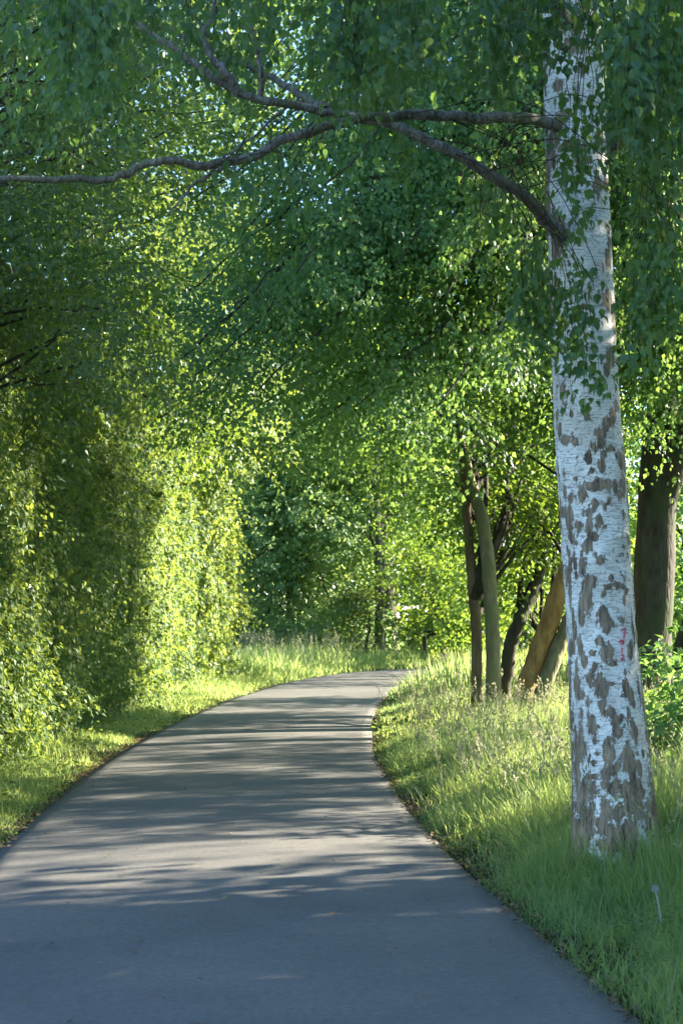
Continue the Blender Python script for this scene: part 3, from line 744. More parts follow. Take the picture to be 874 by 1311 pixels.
# (px, py, d) way points: each leaves the trunk and arches out and down to the left or towards the camera
tips = [(808, 505, 25.4), (822, 545, 25.2), (866, 520, 25.0), (796, 440, 25.0), (225, 430, 23.5), (250, 480, 20.5), (275, 360, 23), (330, 350, 23.5), (300, 470, 22), (375, 480, 23), (420, 500, 24), (350, 290, 23.5), (460, 330, 23.5), (500, 520, 22), (560, 310, 23), (450, 250, 24), (520, 120, 21), (590, 30, 23), (640, 110, 22), (440, 20, 22), (215, 470, 21), (235, 515, 22.5), (262, 430, 23), (290, 545, 24), (330, 500, 20.5), (345, 575, 25), (400, 540, 22), (420, 590, 26), (455, 520, 20.5), (480, 585, 25), (540, 560, 23), (560, 520, 20),
        (225, 380, 22), (255, 330, 24), (300, 390, 20.5), (310, 300, 22), (350, 430, 22), (380, 350, 20), (400, 430, 24), (430, 300, 21.5), (450, 400, 22), (480, 460, 24), (510, 340, 20.5), (530, 430, 22.5), (570, 380, 21), (590, 470, 23), (610, 300, 20.5), (630, 430, 21),
        (240, 260, 22), (280, 215, 24), (330, 240, 21), (370, 200, 23), (400, 250, 20.5), (440, 190, 22), (480, 240, 21), (520, 180, 23), (560, 250, 21), (600, 200, 22), (640, 250, 21), (660, 350, 22), (650, 170, 20),
        (300, 130, 24), (360, 100, 23), (420, 60, 22), (480, 110, 24), (540, 60, 22), (600, 100, 23), (650, 40, 21), (520, 0, 23), (400, 0, 24), (600, -20, 22), (680, 480, 23), (700, 540, 24.5), (640, 545, 25),
        (690, 120, 23), (690, 260, 22.5), (480, -80, 23), (330, -40, 25), (580, -120, 22), (690, -60, 22),
        (870, 300, 22), (890, 420, 23), (930, 330, 24), (880, 150, 22), (920, 60, 23), (870, 20, 22), (960, 180, 24), (850, 480, 24.5), (980, 420, 25)]
for tx, ty, td in tips:
    if td < 26:
        sx, sy = 852 + RL.uniform(-6, 6), ty - 60 - (850 - tx) * .12 + RL.uniform(-60, 40)
        sy = min(max(sy, -380), 470)
        sd_ = LD
        mx_, my_ = sx * .5 + tx * .5, min(sy, ty) - 30 - RL.uniform(0, 70)
        k_ = int(np.argmin(np.abs(to_px(lt)[1] - sy))); sx = to_px(lt)[0][k_]
        bough([(sx, sy, sd_), (sx * .72 + tx * .28, (my_ + sy) / 2 - 8, sd_ * .7 + td * .3), (mx_ * .7 + tx * .3, my_ * .75 + ty * .25, sd_ * .4 + td * .6), (tx, ty, td)], .045, RL, 78 if tx < 520 else 60)
P, A, Nn, L, Wd, tone = cat(*parts_)
c = obj('crown', leaf_mesh('crown', P, A, Nn, L, Wd * 1.08, KITE, M['leaf_lime'], tone), lime); c['kind'] = 'stuff'

# ------------------------------------------------------------------ stems on the right verge
R2 = np.random.default_rng(5)
def stems(name, label, base_px, d, stem_list, clumps, leafmat, per, nleaf, leafL, cat_='tree', L=.7, tone_shift=0.0, shape=OVAL):
    root = tag(empty(name, (*G(*base_px)[:2], 0)), label, cat_)
    paths = []
    for pix, radii, mat in stem_list:
        pts = [W(*a) for a in pix]; n = 44
        p = catmull(pts, n); p[2:-1] += R2.normal(0, .006, (n - 3, 3))
        r = np.interp(np.linspace(0, 1, n), np.linspace(0, 1, len(radii)), radii) / FPX * d
        r[0:5] *= np.array([1.45, 1.28, 1.16, 1.08, 1.03])
        w = Wood(); w.tube(p, r, 14, wob=.09, seed=int(R2.integers(99))); w.build('trunk', mat, root)
        paths.append((p, r))
    C, Rr = clumps
    for kk, c_ in enumerate(C):
        p, r = paths[kk % len(paths)]
        w = Wood(); limb_to(w, p, r, c_, R2, .035); w.build('limb', M['bark_dark'], root)
    O, D, Ls, Ws = clump_sprays(C, Rr, per, R2, None, L)
    a = sprays(O, D, Ls, Ws, nleaf, R2, .4, leafL, tone_shift=tone_shift)
    c_ = obj('crown', leaf_mesh('crown', *a[:5], shape, leafmat, a[5]), root); c_['kind'] = 'stuff'
    return root
d1 = 25.5
stems('maple_tree', 'slim pale-grey and brown twin stems rising from the sunlit grass', (620, 930), d1,
      [([(612, 925, d1), (610, 880, d1), (609, 800, d1), (604, 740, d1), (599, 680, d1), (594, 620, d1), (586, 560, d1), (570, 480, d1), (545, 380, d1)], [8.5, 6.8, 7, 6.6, 6, 5, 4, 3.5, 3], M['bark_brown']),
       ([(633, 940, d1 - .3), (631, 880, d1 - .3), (630, 820, d1 - .3), (626, 740, d1 - .3), (618, 670, d1 - .2), (602, 620, d1), (590, 570, d1), (575, 500, d1 + .2), (560, 400, d1 + .3)], [10.5, 9.5, 9.2, 9, 8.6, 7.5, 6.5, 5, 4], M['bark_olive'])],
      px_clumps([(560, 500), (700, 500), (715, 640), (700, 700), (640, 700), (560, 640)], (26.0, 29), 26, R2, (.45, .8)), M['leaf_sunny'], 12, 22, .085)
# the forked side stem
mt = bpy.data.objects['maple_tree']
w = Wood(); w.tube(catmull([W(606, 765, d1), W(613, 748, d1 - .1), W(617, 728, d1 - .1), W(622, 690, d1)], 14), np.linspace(7, 5, 14) / FPX * d1, 9, wob=.1); w.build('trunk', M['bark_dark'], mt)
d2 = 26.5
stems('leaning_tree', 'cluster of leaning stems, one glowing orange-brown, beside the birch', (668, 925), d2,
      [([(640, 915, d2 + .6), (648, 860, d2 + .6), (656, 815, d2 + .6), (672, 780, d2 + .7), (690, 740, d2 + 1), (700, 690, d2 + 1.5)], [9.5, 9, 9, 7, 5.5, 4], M['bark_grey']),
       ([(652, 935, d2), (668, 890, d2), (684, 850, d2), (698, 810, d2), (712, 765, d2), (735, 700, d2), (765, 610, d2 + .3), (790, 500, d2 + .6)], [14, 13, 13, 13, 12, 10, 8, 6], M['bark_warm']),
       ([(676, 935, d2 - .2), (694, 885, d2 - .2), (712, 835, d2 - .1), (730, 790, d2), (760, 730, d2 + .2), (800, 640, d2 + .4)], [11, 10, 9.5, 9, 8, 6], M['bark_olive'])],
      px_clumps([(620, 560), (720, 520), (800, 520), (800, 640), (730, 760), (650, 780), (630, 700)], (27.5, 31), 26, R2, (.4, .75)), M['leaf_sunny'], 12, 22, .085)

# ------------------------------------------------------------------ hedge shrubs on the left
def hedge_shrub(label, y0, y1, xf, h, leafL, n, rng, depth=2.4, shape=KITE, tone_shift=0.0, trunk_n=4, bulge=.7):
    yc, hy = (y0 + y1) / 2, (y1 - y0) / 2
    root = tag(empty('hedge_shrub', (xf - depth / 2, yc, 0)), label, 'shrub', 'leafy shrubs walling the left side of the path')
    sd = int(rng.integers(1000))
    # columns of growth that bulge towards the path
    nc = int(hy * 2 / 1.05) + 1
    cyc = np.linspace(y0 + .35, y1 - .35, nc) + rng.normal(0, .18, nc); cw = rng.uniform(.5, 1.1, nc); cpr = rng.uniform(.15, .6, nc) * bulge / .6; chh = rng.uniform(.55, 1.0, nc)
    def xsurf(y, z):
        """how far the leafy skin stands out towards the path at (y, z)"""
        wob = .5 * vnoise(np.column_stack([y * .3, z * .8, np.full(len(y), sd)]), sd + 3)
        o = np.zeros(len(y))
        for k in range(nc):
            q = 1 - ((y + wob - cyc[k]) / cw[k]) ** 2
            zz = z / (h * chh[k])
            o = np.maximum(o, cpr[k] * np.sqrt(np.maximum(q, 0)) * np.clip(1.25 - zz ** 3, 0, 1) * (.75 + .35 * vnoise(np.column_stack([y * .9, z * 1.1, np.full(len(y), k)]), sd + 8)))
        e_ = np.clip((y - yc) / hy, -1, 1); z1 = np.clip(z / h, 0, 1)
        env = np.sqrt(np.maximum(1 - np.abs(e_) ** 5, 0)) * (1 - np.maximum(0, (z1 - .6) / .4) ** 2.4 * .9) * (.82 + .18 * np.sin(np.clip(z1 * 3.0, 0, math.pi)))
        return xf - .75 + .55 * env + o * (.3 + .7 * env) + .34 * fbm(np.column_stack([y * 1.25, z * .95, np.full(len(y), .5)]), sd + 20) + .13 * vnoise(np.column_stack([y * 3.6, z * 3.2, np.full(len(y), .5)]), sd + 24)
    m = int(n * 3.2)
    y = rng.uniform(y0 - .1, y1 + .1, m); z = rng.random(m) ** .9 * h
    d_ = .04
    gy_ = (xsurf(y + d_, z) - xsurf(y - d_, z)) / (2 * d_); gz_ = (xsurf(y, z + d_) - xsurf(y, z - d_)) / (2 * d_)
    wgt = np.minimum(np.sqrt(1 + gy_ ** 2 + gz_ ** 2), 3.6)
    hol = fbm(np.column_stack([y * 1.05, z * .8, np.full(m, 4.4)]), sd + 40)
    keep = np.where((rng.random(m) < wgt / 3.6) & ((hol < .30) | (rng.random(m) < .18)))[0][:int(n * .80)]
    y, z, gy_, gz_ = y[keep], z[keep], gy_[keep], gz_[keep]
    nrm0 = unit(np.column_stack([np.ones(len(y)), -gy_, -gz_]))
    P = np.column_stack([xsurf(y, z), y, z]) - nrm0 * rng.exponential(.09, (len(y), 1))
    ys, zs, xo = y.copy(), z.copy(), P[:, 0].copy()
    n2_ = int(n * .20)                                # over the top, round the ends and a deeper inner layer
    e = rng.uniform(-1, 1, n2_); xt = xf - .3 - rng.uniform(0, depth, n2_); yt = yc + e * hy
    zt = h * (.92 + .12 * fbm(np.column_stack([xt, yt, np.full(n2_, 3.3)]), sd + 5)) * (1 - .22 * np.abs(e) ** 3) - rng.exponential(.25, n2_)
    kind_ = rng.random(n2_); se = np.sign(e)
    zt = np.where(kind_ < .4, zt, rng.random(n2_) * h * .95)
    yt = np.where((kind_ >= .4) & (kind_ < .6), yc + se * (hy * .95 - rng.exponential(.2, n2_)), yt)
    xt = np.where(kind_ >= .6, xf - .75 - rng.uniform(0, .6, n2_), xt)
    P = np.concatenate([P, np.column_stack([xt, yt, zt])])
    nrm0 = np.concatenate([nrm0, unit(np.column_stack([np.where(kind_ >= .6, 1.0, .2), np.where((kind_ >= .4) & (kind_ < .6), se, 0.0), np.where(kind_ < .4, 1.0, .2)]))])
    nt_ = len(P); P[:, 2] = np.maximum(P[:, 2], .05)
    nrm = nrm0 + UP * .25 + rng.normal(0, .48, (nt_, 3))
    A = nrm0 * .35 - UP * .9 + rng.normal(0, .45, (nt_, 3))
    L = leafL * rng.uniform(.6, 1.3, nt_); L[-n2_:] *= np.where(kind_ >= .6, 2.4, 1.0)
    tone = np.clip(.45 + tone_shift + .35 * fbm(P * .8, sd + 2) + rng.normal(0, .16, nt_), 0, 1)
    c_ = obj('crown', leaf_mesh('crown', P, A, nrm, L, L * .78, shape, M['leaf_hedge'], tone), root); c_['kind'] = 'stuff'
    # sprays that stick out of the skin
    k = max(60, int(n / 130))
    ii = rng.integers(0, len(ys), k)
    O = np.column_stack([xo[ii] - .15, ys[ii], np.maximum(zs[ii], .3)])
    D = np.column_stack([np.full(k, .8), rng.normal(-.1, .6, k), rng.normal(.25, .6, k)])
    Ls = rng.uniform(.2, .95, k)
    a_ = sprays(O, D, Ls, Ls * .35, 18, rng, .5, leafL * 1.05, hang=.6, tone_shift=tone_shift + .08)
    s_ = obj('spray', leaf_mesh('spray', *a_[:5], shape, M['leaf_hedge'], a_[5]), root); s_['kind'] = 'stuff'
    for k in range(trunk_n):
        b = np.array([xf - .5 - rng.uniform(0, depth * .6), yc + rng.uniform(-.8, .8) * hy, -.1])
        t_ = b + np.array([rng.normal(0, .3), rng.normal(0, .3), h * rng.uniform(.7, .9)])
        w = Wood(); p = catmull([b, b * .5 + t_ * .5 + rng.normal(0, .2, 3), t_], 14); w.tube(p, np.linspace(.075, .02, 14), 8, wob=.1)
        w.build('stem', M['bark_dark'], root)
    return root
RH = np.random.default_rng(11)
hedge_shrub('leafy shrub at the left frame edge nearest the camera, in dappled shade', 12.2, 17.6, -3.35, 5.4, .066, 46000, RH, bulge=.5)
hedge_shrub('leafy shrub second along the left wall of green, bare soil at its foot', 17.3, 22.4, -3.35, 5.6, .068, 42000, RH, bulge=.55)
hedge_shrub('leafy shrub third along the left wall of green, darker glossy leaves', 22.0, 27.6, -3.40, 5.9, .074, 34000, RH, tone_shift=-.1)
hedge_shrub('sunlit shrub in the middle of the left green wall', 27.2, 33.2, -3.35, 6.3, .082, 32000, RH)
hedge_shrub('dark-leaved shrub before the bright end of the left green wall', 32.6, 38.8, -3.35, 6.6, .09, 26000, RH, tone_shift=-.18)
hedge_shrub('tall shrub with bright sunlit rim at the far end of the left green wall', 38.2, 45.5, -2.95, 6.9, .10, 30000, RH, tone_shift=.1)

# ------------------------------------------------------------------ woodland trees
RT = np.random.default_rng(42)
tree('woodland_tree', 'tall dark tree at the left edge, nearest behind the shrub wall', 'tree', (-4.9, 17.6, 0), (-4.6, 17.8, 10.5), .15,
     px_clumps([(-70, -120), (120, -120), (185, 100), (150, 330), (110, 520), (-70, 600)], (15.5, 20), 64, RT, (.6, 1.0)), M['leaf_left'], M['bark_dark'], RT, per=16, nleaf=34, leafL=.066, L=.6, limb_r=.025, tone_shift=-.05)
tree('woodland_tree', 'tall olive-leaved tree second from the left edge, gaps of white sky in its top', 'tree', (-6.3, 25, 0), (-6.0, 25, 14), .20,
     px_clumps([(40, -120), (300, -120), (300, 160), (270, 380), (150, 520), (20, 520)], (22, 28), 76, RT, (.75, 1.2)), M['leaf_left'], M['bark_dark'], RT, per=13, nleaf=32, leafL=.082, L=.75, limb_r=.03, tone_shift=.1)
tree('woodland_tree', 'yellow-green tree rising over the middle of the left shrub wall', 'tree', (-5.6, 34, 0), (-5.4, 34, 12.5), .20,
     px_clumps([(120, 260), (300, 330), (315, 470), (300, 560), (150, 600), (90, 420)], (31, 38), 46, RT, (.8, 1.3)), M['leaf_left'], M['bark_dark'], RT, per=13, nleaf=30, leafL=.10, L=.8, limb_r=.035, tone_shift=.2)
tree('woodland_tree', 'pale sunlit tree over the far end of the left shrub wall', 'tree', (-5.2, 43, 0), (-5.0, 43, 13), .2,
     px_clumps([(180, 200), (330, 250), (345, 420), (330, 600), (230, 620), (160, 420)], (40, 47), 40, RT, (.9, 1.4)), M['leaf_hedge'], M['bark_dark'], RT, per=12, nleaf=24, leafL=.14, L=.9, limb_r=.04, tone_shift=.15)
tree('woodland_tree', 'loose high-crowned tree far behind the left trees', 'tree', (-9, 52, 0), (-9, 52, 21), .32,
     px_clumps([(-60, -100), (330, -100), (340, 250), (120, 420), (-60, 420)], (46, 58), 84, RT, (1.3, 2.0)), M['leaf_left'], M['bark_dark'], RT, per=11, nleaf=20, leafL=.20, L=1.3, limb_r=.05, tone_shift=.15)
# the far bend
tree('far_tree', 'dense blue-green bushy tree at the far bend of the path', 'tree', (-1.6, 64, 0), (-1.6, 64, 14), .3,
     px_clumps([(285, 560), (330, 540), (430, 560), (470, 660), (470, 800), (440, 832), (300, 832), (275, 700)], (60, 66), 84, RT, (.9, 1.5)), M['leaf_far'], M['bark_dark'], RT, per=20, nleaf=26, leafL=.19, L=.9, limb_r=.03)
tree('far_tree', 'tree with a bare grey trunk standing in bushes at the far bend', 'tree', (*G(487, 838)[:2] * .88, 0), W(480, 380, 62), .22,
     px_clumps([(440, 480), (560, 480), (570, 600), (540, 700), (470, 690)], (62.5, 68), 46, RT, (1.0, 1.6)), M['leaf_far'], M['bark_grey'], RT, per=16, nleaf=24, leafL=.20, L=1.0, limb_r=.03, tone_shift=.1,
     trunk_path=[W(487, 842, 61), W(486, 790, 61), W(485, 740, 61), W(484, 690, 61.2), W(481, 600, 61.5), W(478, 480, 62)])
tree('far_bush', 'low sunlit bush right of the bare grey far trunk', 'shrub', (*W(540, 840, 60)[:2], 0), W(540, 740, 60), .10,
     px_clumps([(490, 700), (600, 680), (640, 760), (620, 835), (490, 835)], (59, 64), 44, RT, (.7, 1.1)), M['leaf_sunny'], M['bark_dark'], RT, per=12, nleaf=22, leafL=.14, L=.8, limb_r=.03)
tree('far_bush', 'pale-leaved bush at the foot of the bare grey far trunk', 'shrub', (*W(470, 845, 59.5)[:2], 0), W(470, 790, 59.5), .08,
     px_clumps([(430, 760), (478, 730), (478, 825), (440, 838)], (58.5, 60.4), 12, RT, (.5, .8)), M['leaf_hedge'], M['bark_dark'], RT, per=12, nleaf=20, leafL=.13, L=.6, limb_r=.025)
tree('far_tree', 'bright green tree behind the slim twin stems', 'tree', (5.0, 47, 0), (4.6, 47, 13), .25,
     px_clumps([(480, 560), (600, 470), (720, 470), (740, 640), (700, 800), (600, 820), (560, 760), (500, 680)], (42, 51), 64, RT, (.9, 1.4)), M['leaf_sunny'], M['bark_grey'], RT, per=12, nleaf=22, leafL=.13, L=.9, limb_r=.035)
tree('far_tree', 'tall tree filling the gap above the far bend', 'tree', (2, 76, 0), (2, 76, 26), .45,
     px_clumps([(250, -60), (620, -60), (640, 420), (560, 560), (330, 560), (260, 380)], (70, 82), 96, RT, (2.0, 3.0)), M['leaf_sunny'], M['bark_dark'], RT, per=12, nleaf=17, leafL=.33, L=1.8, limb_r=.05)
tree('far_tree', 'tall tree far behind the birch trunk', 'tree', (13, 60, 0), (13, 60, 22), .4,
     px_clumps([(620, -60), (900, -60), (900, 820), (700, 820), (640, 500)], (54, 66), 100, RT, (1.6, 2.4)), M['leaf_sunny'], M['bark_dark'], RT, per=11, nleaf=17, leafL=.28, L=1.5, limb_r=.05)
tree('far_tree', 'dark tree at the right edge behind the birch', 'tree', (*W(868, 905, 31)[:2], 0), W(890, -100, 31), .36,
     px_clumps([(800, -60), (980, -60), (980, 560), (850, 560), (838, 530), (800, 500)], (28.5, 33), 70, RT, (.8, 1.3)), M['leaf_lime'], M['bark_dark'], RT, per=13, nleaf=24, leafL=.12, L=.9, limb_r=.04)
tree('understory_bush', 'dark leafy bush low at the right edge behind the birch', 'shrub', (*W(905, 950, 14.6)[:2], 0), W(905, 870, 14.6), .03,
     px_clumps([(866, 850), (980, 820), (980, 1000), (856, 1010)], (13.6, 15.6), 18, RT, (.20, .34)), M['leaf_lime'], M['bark_dark'], RT, per=12, nleaf=22, leafL=.08, L=.5, limb_r=.02)

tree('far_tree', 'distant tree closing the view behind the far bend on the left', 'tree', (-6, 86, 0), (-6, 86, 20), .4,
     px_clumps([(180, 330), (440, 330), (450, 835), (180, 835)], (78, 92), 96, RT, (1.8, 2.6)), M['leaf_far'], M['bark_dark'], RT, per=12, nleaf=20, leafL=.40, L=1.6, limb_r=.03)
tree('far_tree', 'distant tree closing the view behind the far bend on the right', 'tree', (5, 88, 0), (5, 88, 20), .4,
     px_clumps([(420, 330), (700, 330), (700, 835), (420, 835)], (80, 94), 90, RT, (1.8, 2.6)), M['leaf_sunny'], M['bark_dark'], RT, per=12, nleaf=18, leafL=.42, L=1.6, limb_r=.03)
tree('field_bush', 'dark thicket low behind the big trunk at the right edge', 'shrub', (*W(890, 880, 35.5)[:2], 0), W(890, 640, 35.5), .10,
     px_clumps([(792, 610), (990, 600), (990, 885), (792, 885)], (33.5, 38), 46, RT, (.6, 1.0)), M['leaf_lime'], M['bark_dark'], RT, per=12, nleaf=22, leafL=.15, L=.8, limb_r=.025)
# unseen trees added right of the frame to shade the near path and streak the sun on it
for x_, y_, h_, rr_, k_, lab in ((8.6, 11.2, 14.5, 2.8, 84, 'broad tree just right of the birch, unseen, added to shade the near path'),
                                 (13.5, 12.6, 15, 3.0, 84, 'second broad tree right of the birch, unseen, added for shade'),
                                 (7.5, 7.0, 10, 2.8, 44, 'nearest broad tree beside the path, unseen on the right, added for shade'),
                                 (13.0, 8.6, 12, 3.2, 42, 'broad tree behind the nearest one, unseen on the right, added for shade'),
                                 (19.5, 16.8, 13, 3.0, 40, 'third broad tree right of the birch, unseen, added for shade')):
    tree('shade_tree', lab, 'tree', (x_, y_, 0), (x_, y_, h_), .2, ell_clumps((x_, y_, h_ * .50), (rr_, rr_, h_ * .47), k_, RT, (1.1, 1.6)), M['leaf_lime'], M['bark_dark'], RT, per=12, nleaf=14, leafL=.24, L=1.1, limb_r=.04)
for x_, y_, zc, k_, lab in ((18.8, 20.8, 12.6, 26, 'first'), (20, 24.5, 11.6, 28, 'second'), (20, 30, 11.3, 14, 'third'), (21, 36, 12.3, 10, 'fourth')):  # unseen sparse crowns, added to throw sun streaks across the path
    cc_, rr_ = ell_clumps((x_, y_, zc), (2.3, 2.9, 2.5), k_, RT, (.35, .8)); rr_[:, 2] *= .5
    tree('streak_tree', lab + ' tall thin unseen tree added on the right to streak the sun on the path', 'tree', (x_, y_, 0), (x_, y_, zc + 3), .12,
         (cc_, rr_), M['leaf_sunny'], M['bark_dark'], RT, per=8, nleaf=16, leafL=.15, L=.7, limb_r=.015)
for x_, y_, zc, k_, lab in ((8.0, 17.5, 5.1, 40, 'first'), (8.2, 20.2, 5.1, 46, 'second'), (8.6, 22.8, 5.0, 40, 'third'), (8.4, 25.2, 5.0, 30, 'fourth'), (9.4, 31.6, 5.3, 24, 'fifth')):  # unseen low crowns, added for crisper streaks on the path but not the grass
    cc_, rr_ = ell_clumps((x_, y_, zc), (1.2, 1.7, .95), k_, RT, (.18, .45)); rr_[:, 2] *= .45
    tree('small_streak_tree', lab + ' slender small unseen tree added on the right for finer sun streaks', 'tree', (x_, y_, 0), (x_, y_, zc + 1), .045,
         (cc_, rr_), M['leaf_sunny'], M['bark_dark'], RT, per=7, nleaf=16, leafL=.085, L=.4, limb_r=.012)
for x_, y_, zc, rad, k_, lab in ((11.5, 28.0, 15.0, (5.0, 4.4, 4.4), 84, 'tall high-crowned tree right of the big dark trunk, unseen, added to shade the canopy'), (10.5, 20.3, 10.4, (2.2, 2.6, 2.9), 44, 'leafy tree between the broad trees and the slender ones, unseen, added to shade the near left shrubs'), (12, 22.5, 15.8, (4.2, 3.2, 3.8), 56, 'tall high-crowned tree behind the broad trees, unseen on the right, added to shade the left trees')):  # unseen crowns, added to block sun from the canopy and the left side
    tree('sun_block_tree', lab, 'tree', (x_, y_, 0), (x_, y_, zc + 4), .28, ell_clumps((x_, y_, zc), rad, k_, RT, (1.1, 1.7)), M['leaf_lime'], M['bark_dark'], RT, per=12, nleaf=14, leafL=.24, L=1.1, limb_r=.04)

# ------------------------------------------------------------------ grass
RG = np.random.default_rng(9)
gV, gF4, gF3, gT4, gT3, gn = [], [], [], [], [], 0
def blades(x, y, h, wd, lean, tone, seg=3):
    """curved tapering blades"""
    global gn
    n = len(x); z = gz(x, y) - .01
    az = RG.uniform(0, 2 * math.pi, n); ld = np.stack([np.cos(az), np.sin(az)], -1)
    fa = az + math.pi / 2 + RG.normal(0, .5, n); sd = np.stack([np.cos(fa), np.sin(fa)], -1)
    rows = []
    for k in range(seg + 1):
        t = k / seg
        c = np.column_stack([x + ld[:, 0] * lean * h * t ** 1.8, y + ld[:, 1] * lean * h * t ** 1.8, z + h * (t - .22 * lean * t ** 2.2)])
        if k == seg: rows.append(c)
        else:
            ww = wd * (1 - t * .62) * (.8 if k == 0 else 1) / 2
            o = np.column_stack([sd * ww[:, None], np.zeros(n)])
            rows += [c - o, c + o]
    V = np.stack(rows, 1); m = V.shape[1]
    b = gn + (np.arange(n) * m)[:, None]
    for k in range(seg - 1):
        gF4.append(b + np.array([[2 * k, 2 * k + 1, 2 * k + 3, 2 * k + 2]])); gT4.append(tone)
    gF3.append(b + np.array([[2 * seg - 2, 2 * seg - 1, 2 * seg]])); gT3.append(tone)
    gV.append(V.reshape(-1, 3)); gn += n * m
def scatter(n, ylo, yhi, xlo, xhi):
    y = RG.uniform(ylo, yhi, n); x = RG.uniform(xlo, xhi, n)
    return x, y, path_dist(x, y)
def edge(x, y): return .05 * vnoise(np.column_stack([x * 2.5, y * 2.5, x * 0]), 61) + .06 * vnoise(np.column_stack([x * .7, y * .7, x * 0]), 62)
def tonef(x, y, s=0.0): return np.clip(.42 + s + .28 * vnoise(np.column_stack([x * .9, y * .9, x * 0]), 71) + RG.normal(0, .17, len(x)), 0, 1)
# right verge, near
def right(n, ylo, yhi, xlo, xhi, wmul, seg, hm=1.0):
    x, y, pd = scatter(n, ylo, yhi, xlo, xhi)
    e = pd - HALF + .06 + edge(x, y)
    bare = vnoise(np.column_stack([x * 1.3, y * 1.3, x * 0]), 66)
    inview = np.abs(x) < y * .215 + .9
    k = (e > 0) & inview & ~((bare > .35) & (e < .45) & (RG.random(n) < .8)) & (RG.random(n) < .45 + .55 * sstep(0, .35, e))
    x, y, e = x[k], y[k], e[k]
    tall = sstep(.15, 1.3, e)
    cl = .75 + .5 * fbm(np.column_stack([x * 1.4, y * 1.4, x * 0]), 64)
    h = (.07 + .13 * sstep(0, .3, e) + .42 * tall * (1 - .45 * sstep(10.2, 8.6, y))) * cl * RG.uniform(.55, 1.3, len(x)) * hm
    blades(x, y, h, RG.uniform(.004, .008, len(x)) * wmul, RG.uniform(.15, .95, len(x)) * (.6 + .6 * (1 - tall)), tonef(x, y, .02), seg)
right(37000, 5.8, 9.5, .5, 3.4, 1.1, 3)
right(46000, 9.5, 14, .5, 4.2, 1.25, 3)
right(46000, 14, 21, .3, 5.5, 1.7, 2, 1.0)
right(36000, 21, 33, .3, 8, 2.7, 2, .62)
right(20000, 33, 60, .4, 12, 5.0, 2, 1.5)
def tufts(n, cx, cyy, r0, r1, hr):
    a = RG.uniform(0, 2 * math.pi, n); r = RG.uniform(r0, r1, n)
    x = cx + np.cos(a) * r; y = cyy + np.sin(a) * r
    blades(x, y, RG.uniform(*hr, n) * (1.15 - .5 * (r - r0) / (r1 - r0)), RG.uniform(.004, .009, n), RG.uniform(.1, .8, n), tonef(x, y), 3)
tufts(1500, pp[2][0], BD, .24, .62, (.16, .46))
# left verge
def left(n, ylo, yhi, xlo, xhi, wmul, seg, hm=1.0, full=False):
    x, y, pd = scatter(n, ylo, yhi, xlo, xhi)
    e = -pd - HALF + .06 + edge(x, y)
    under = np.ones(n) if full else 1 - .92 * sstep(-3.15, -3.6, x)
    bare = vnoise(np.column_stack([x * 1.1, y * .8, x * 0]), 67)
    k = (e > 0) & (RG.random(n) < under) & ~((bare > .12) & (y > 14.5) & (y < 21) & (RG.random(n) < .85)) & (RG.random(n) < .35 + .65 * sstep(0, .3, e))
    x, y, e = x[k], y[k], e[k]
    cl = .8 + .5 * fbm(np.column_stack([x * 1.6, y * 1.2, x * 0]), 65)
    h = (.05 + .09 * sstep(0, .5, e) + .10 * sstep(.4, 1.2, e)) * cl * RG.uniform(.55, 1.35, len(x)) * hm
    blades(x, y, h, RG.uniform(.004, .008, len(x)) * wmul, RG.uniform(.2, 1.0, len(x)), tonef(x, y, .05), seg)
left(26000, 10, 17, -4.2, -1.9, 1.4, 3)
left(34000, 17, 28, -4.2, -2.2, 2.0, 2, 1.1)
left(22000, 28, 46, -4.4, -.3, 3.4, 2, 1.6)
left(20000, 43, 60, -6, 3, 5.5, 2, 3.2, True)
grass = obj('grass', mesh_data('grass', np.concatenate(gV), [np.concatenate(gF4), np.concatenate(gF3)], M['grass'], [np.concatenate(gT4), np.concatenate(gT3)]))
tag(grass, 'long green grass growing along both sides of the path', 'grass', kind='stuff')

# tall flowering grass stems with seed heads
gV, gF4, gF3, gT4, gT3, gn = [], [], [], [], [], 0
hP, hA, hN, hL, hW, hT = [], [], [], [], [], []
def seed_stems(n, ylo, yhi, xlo, xhi, hr, wmul, side=1, emin=.5):
    x, y, pd = scatter(n, ylo, yhi, xlo, xhi)
    k = (pd * side - HALF > emin) & (np.abs(x) < y * .215 + .9); x, y = x[k], y[k]; m = len(x)
    h = RG.uniform(*hr, m); ln = RG.uniform(.05, .45, m)
    az = RG.uniform(0, 2 * math.pi, m)
    z = gz(x, y)
    s0 = gn
    blades(x, y, h, np.full(m, .0032) * wmul, ln, np.clip(RG.normal(.4, .2, m), 0, 1), 4)
    tipv = gV[-1].reshape(m, -1, 3)
    tip, pre = tipv[:, -1], (tipv[:, -2] + tipv[:, -3]) / 2
    for j_ in range(14):
        t = j_ / 13.0
        p = tip + (pre - tip) * t * .85 + RG.normal(0, .004 * wmul, (m, 3))
        a = unit(tip - pre) + RG.normal(0, .5, (m, 3))
        hP.append(p); hA.append(a); hN.append(RG.normal(0, 1, (m, 3))); l_ = RG.uniform(.016, .034, m) * (1 + .3 * wmul); hL.append(l_); hW.append(l_ * .38); hT.append(np.clip(RG.normal(.45, .25, m), 0, 1))
seed_stems(420, 8.2, 14, 1.0, 4, (.4, .8), 1.0)
x, y, pd = scatter(2600, 6, 16, .6, 4.2); k = (pd - HALF > .08) & (np.abs(x) < y * .215 + .9)
blades(x[k], y[k], RG.uniform(.08, .34, k.sum()), np.full(k.sum(), .004), RG.uniform(.3, 1.3, k.sum()), RG.random(k.sum()), 3)
seed_stems(1300, 13, 22, .6, 5.5, (.4, .8), 1.3, 1, .3)
seed_stems(600, 22, 36, .8, 8, (.4, .75), 2.0)
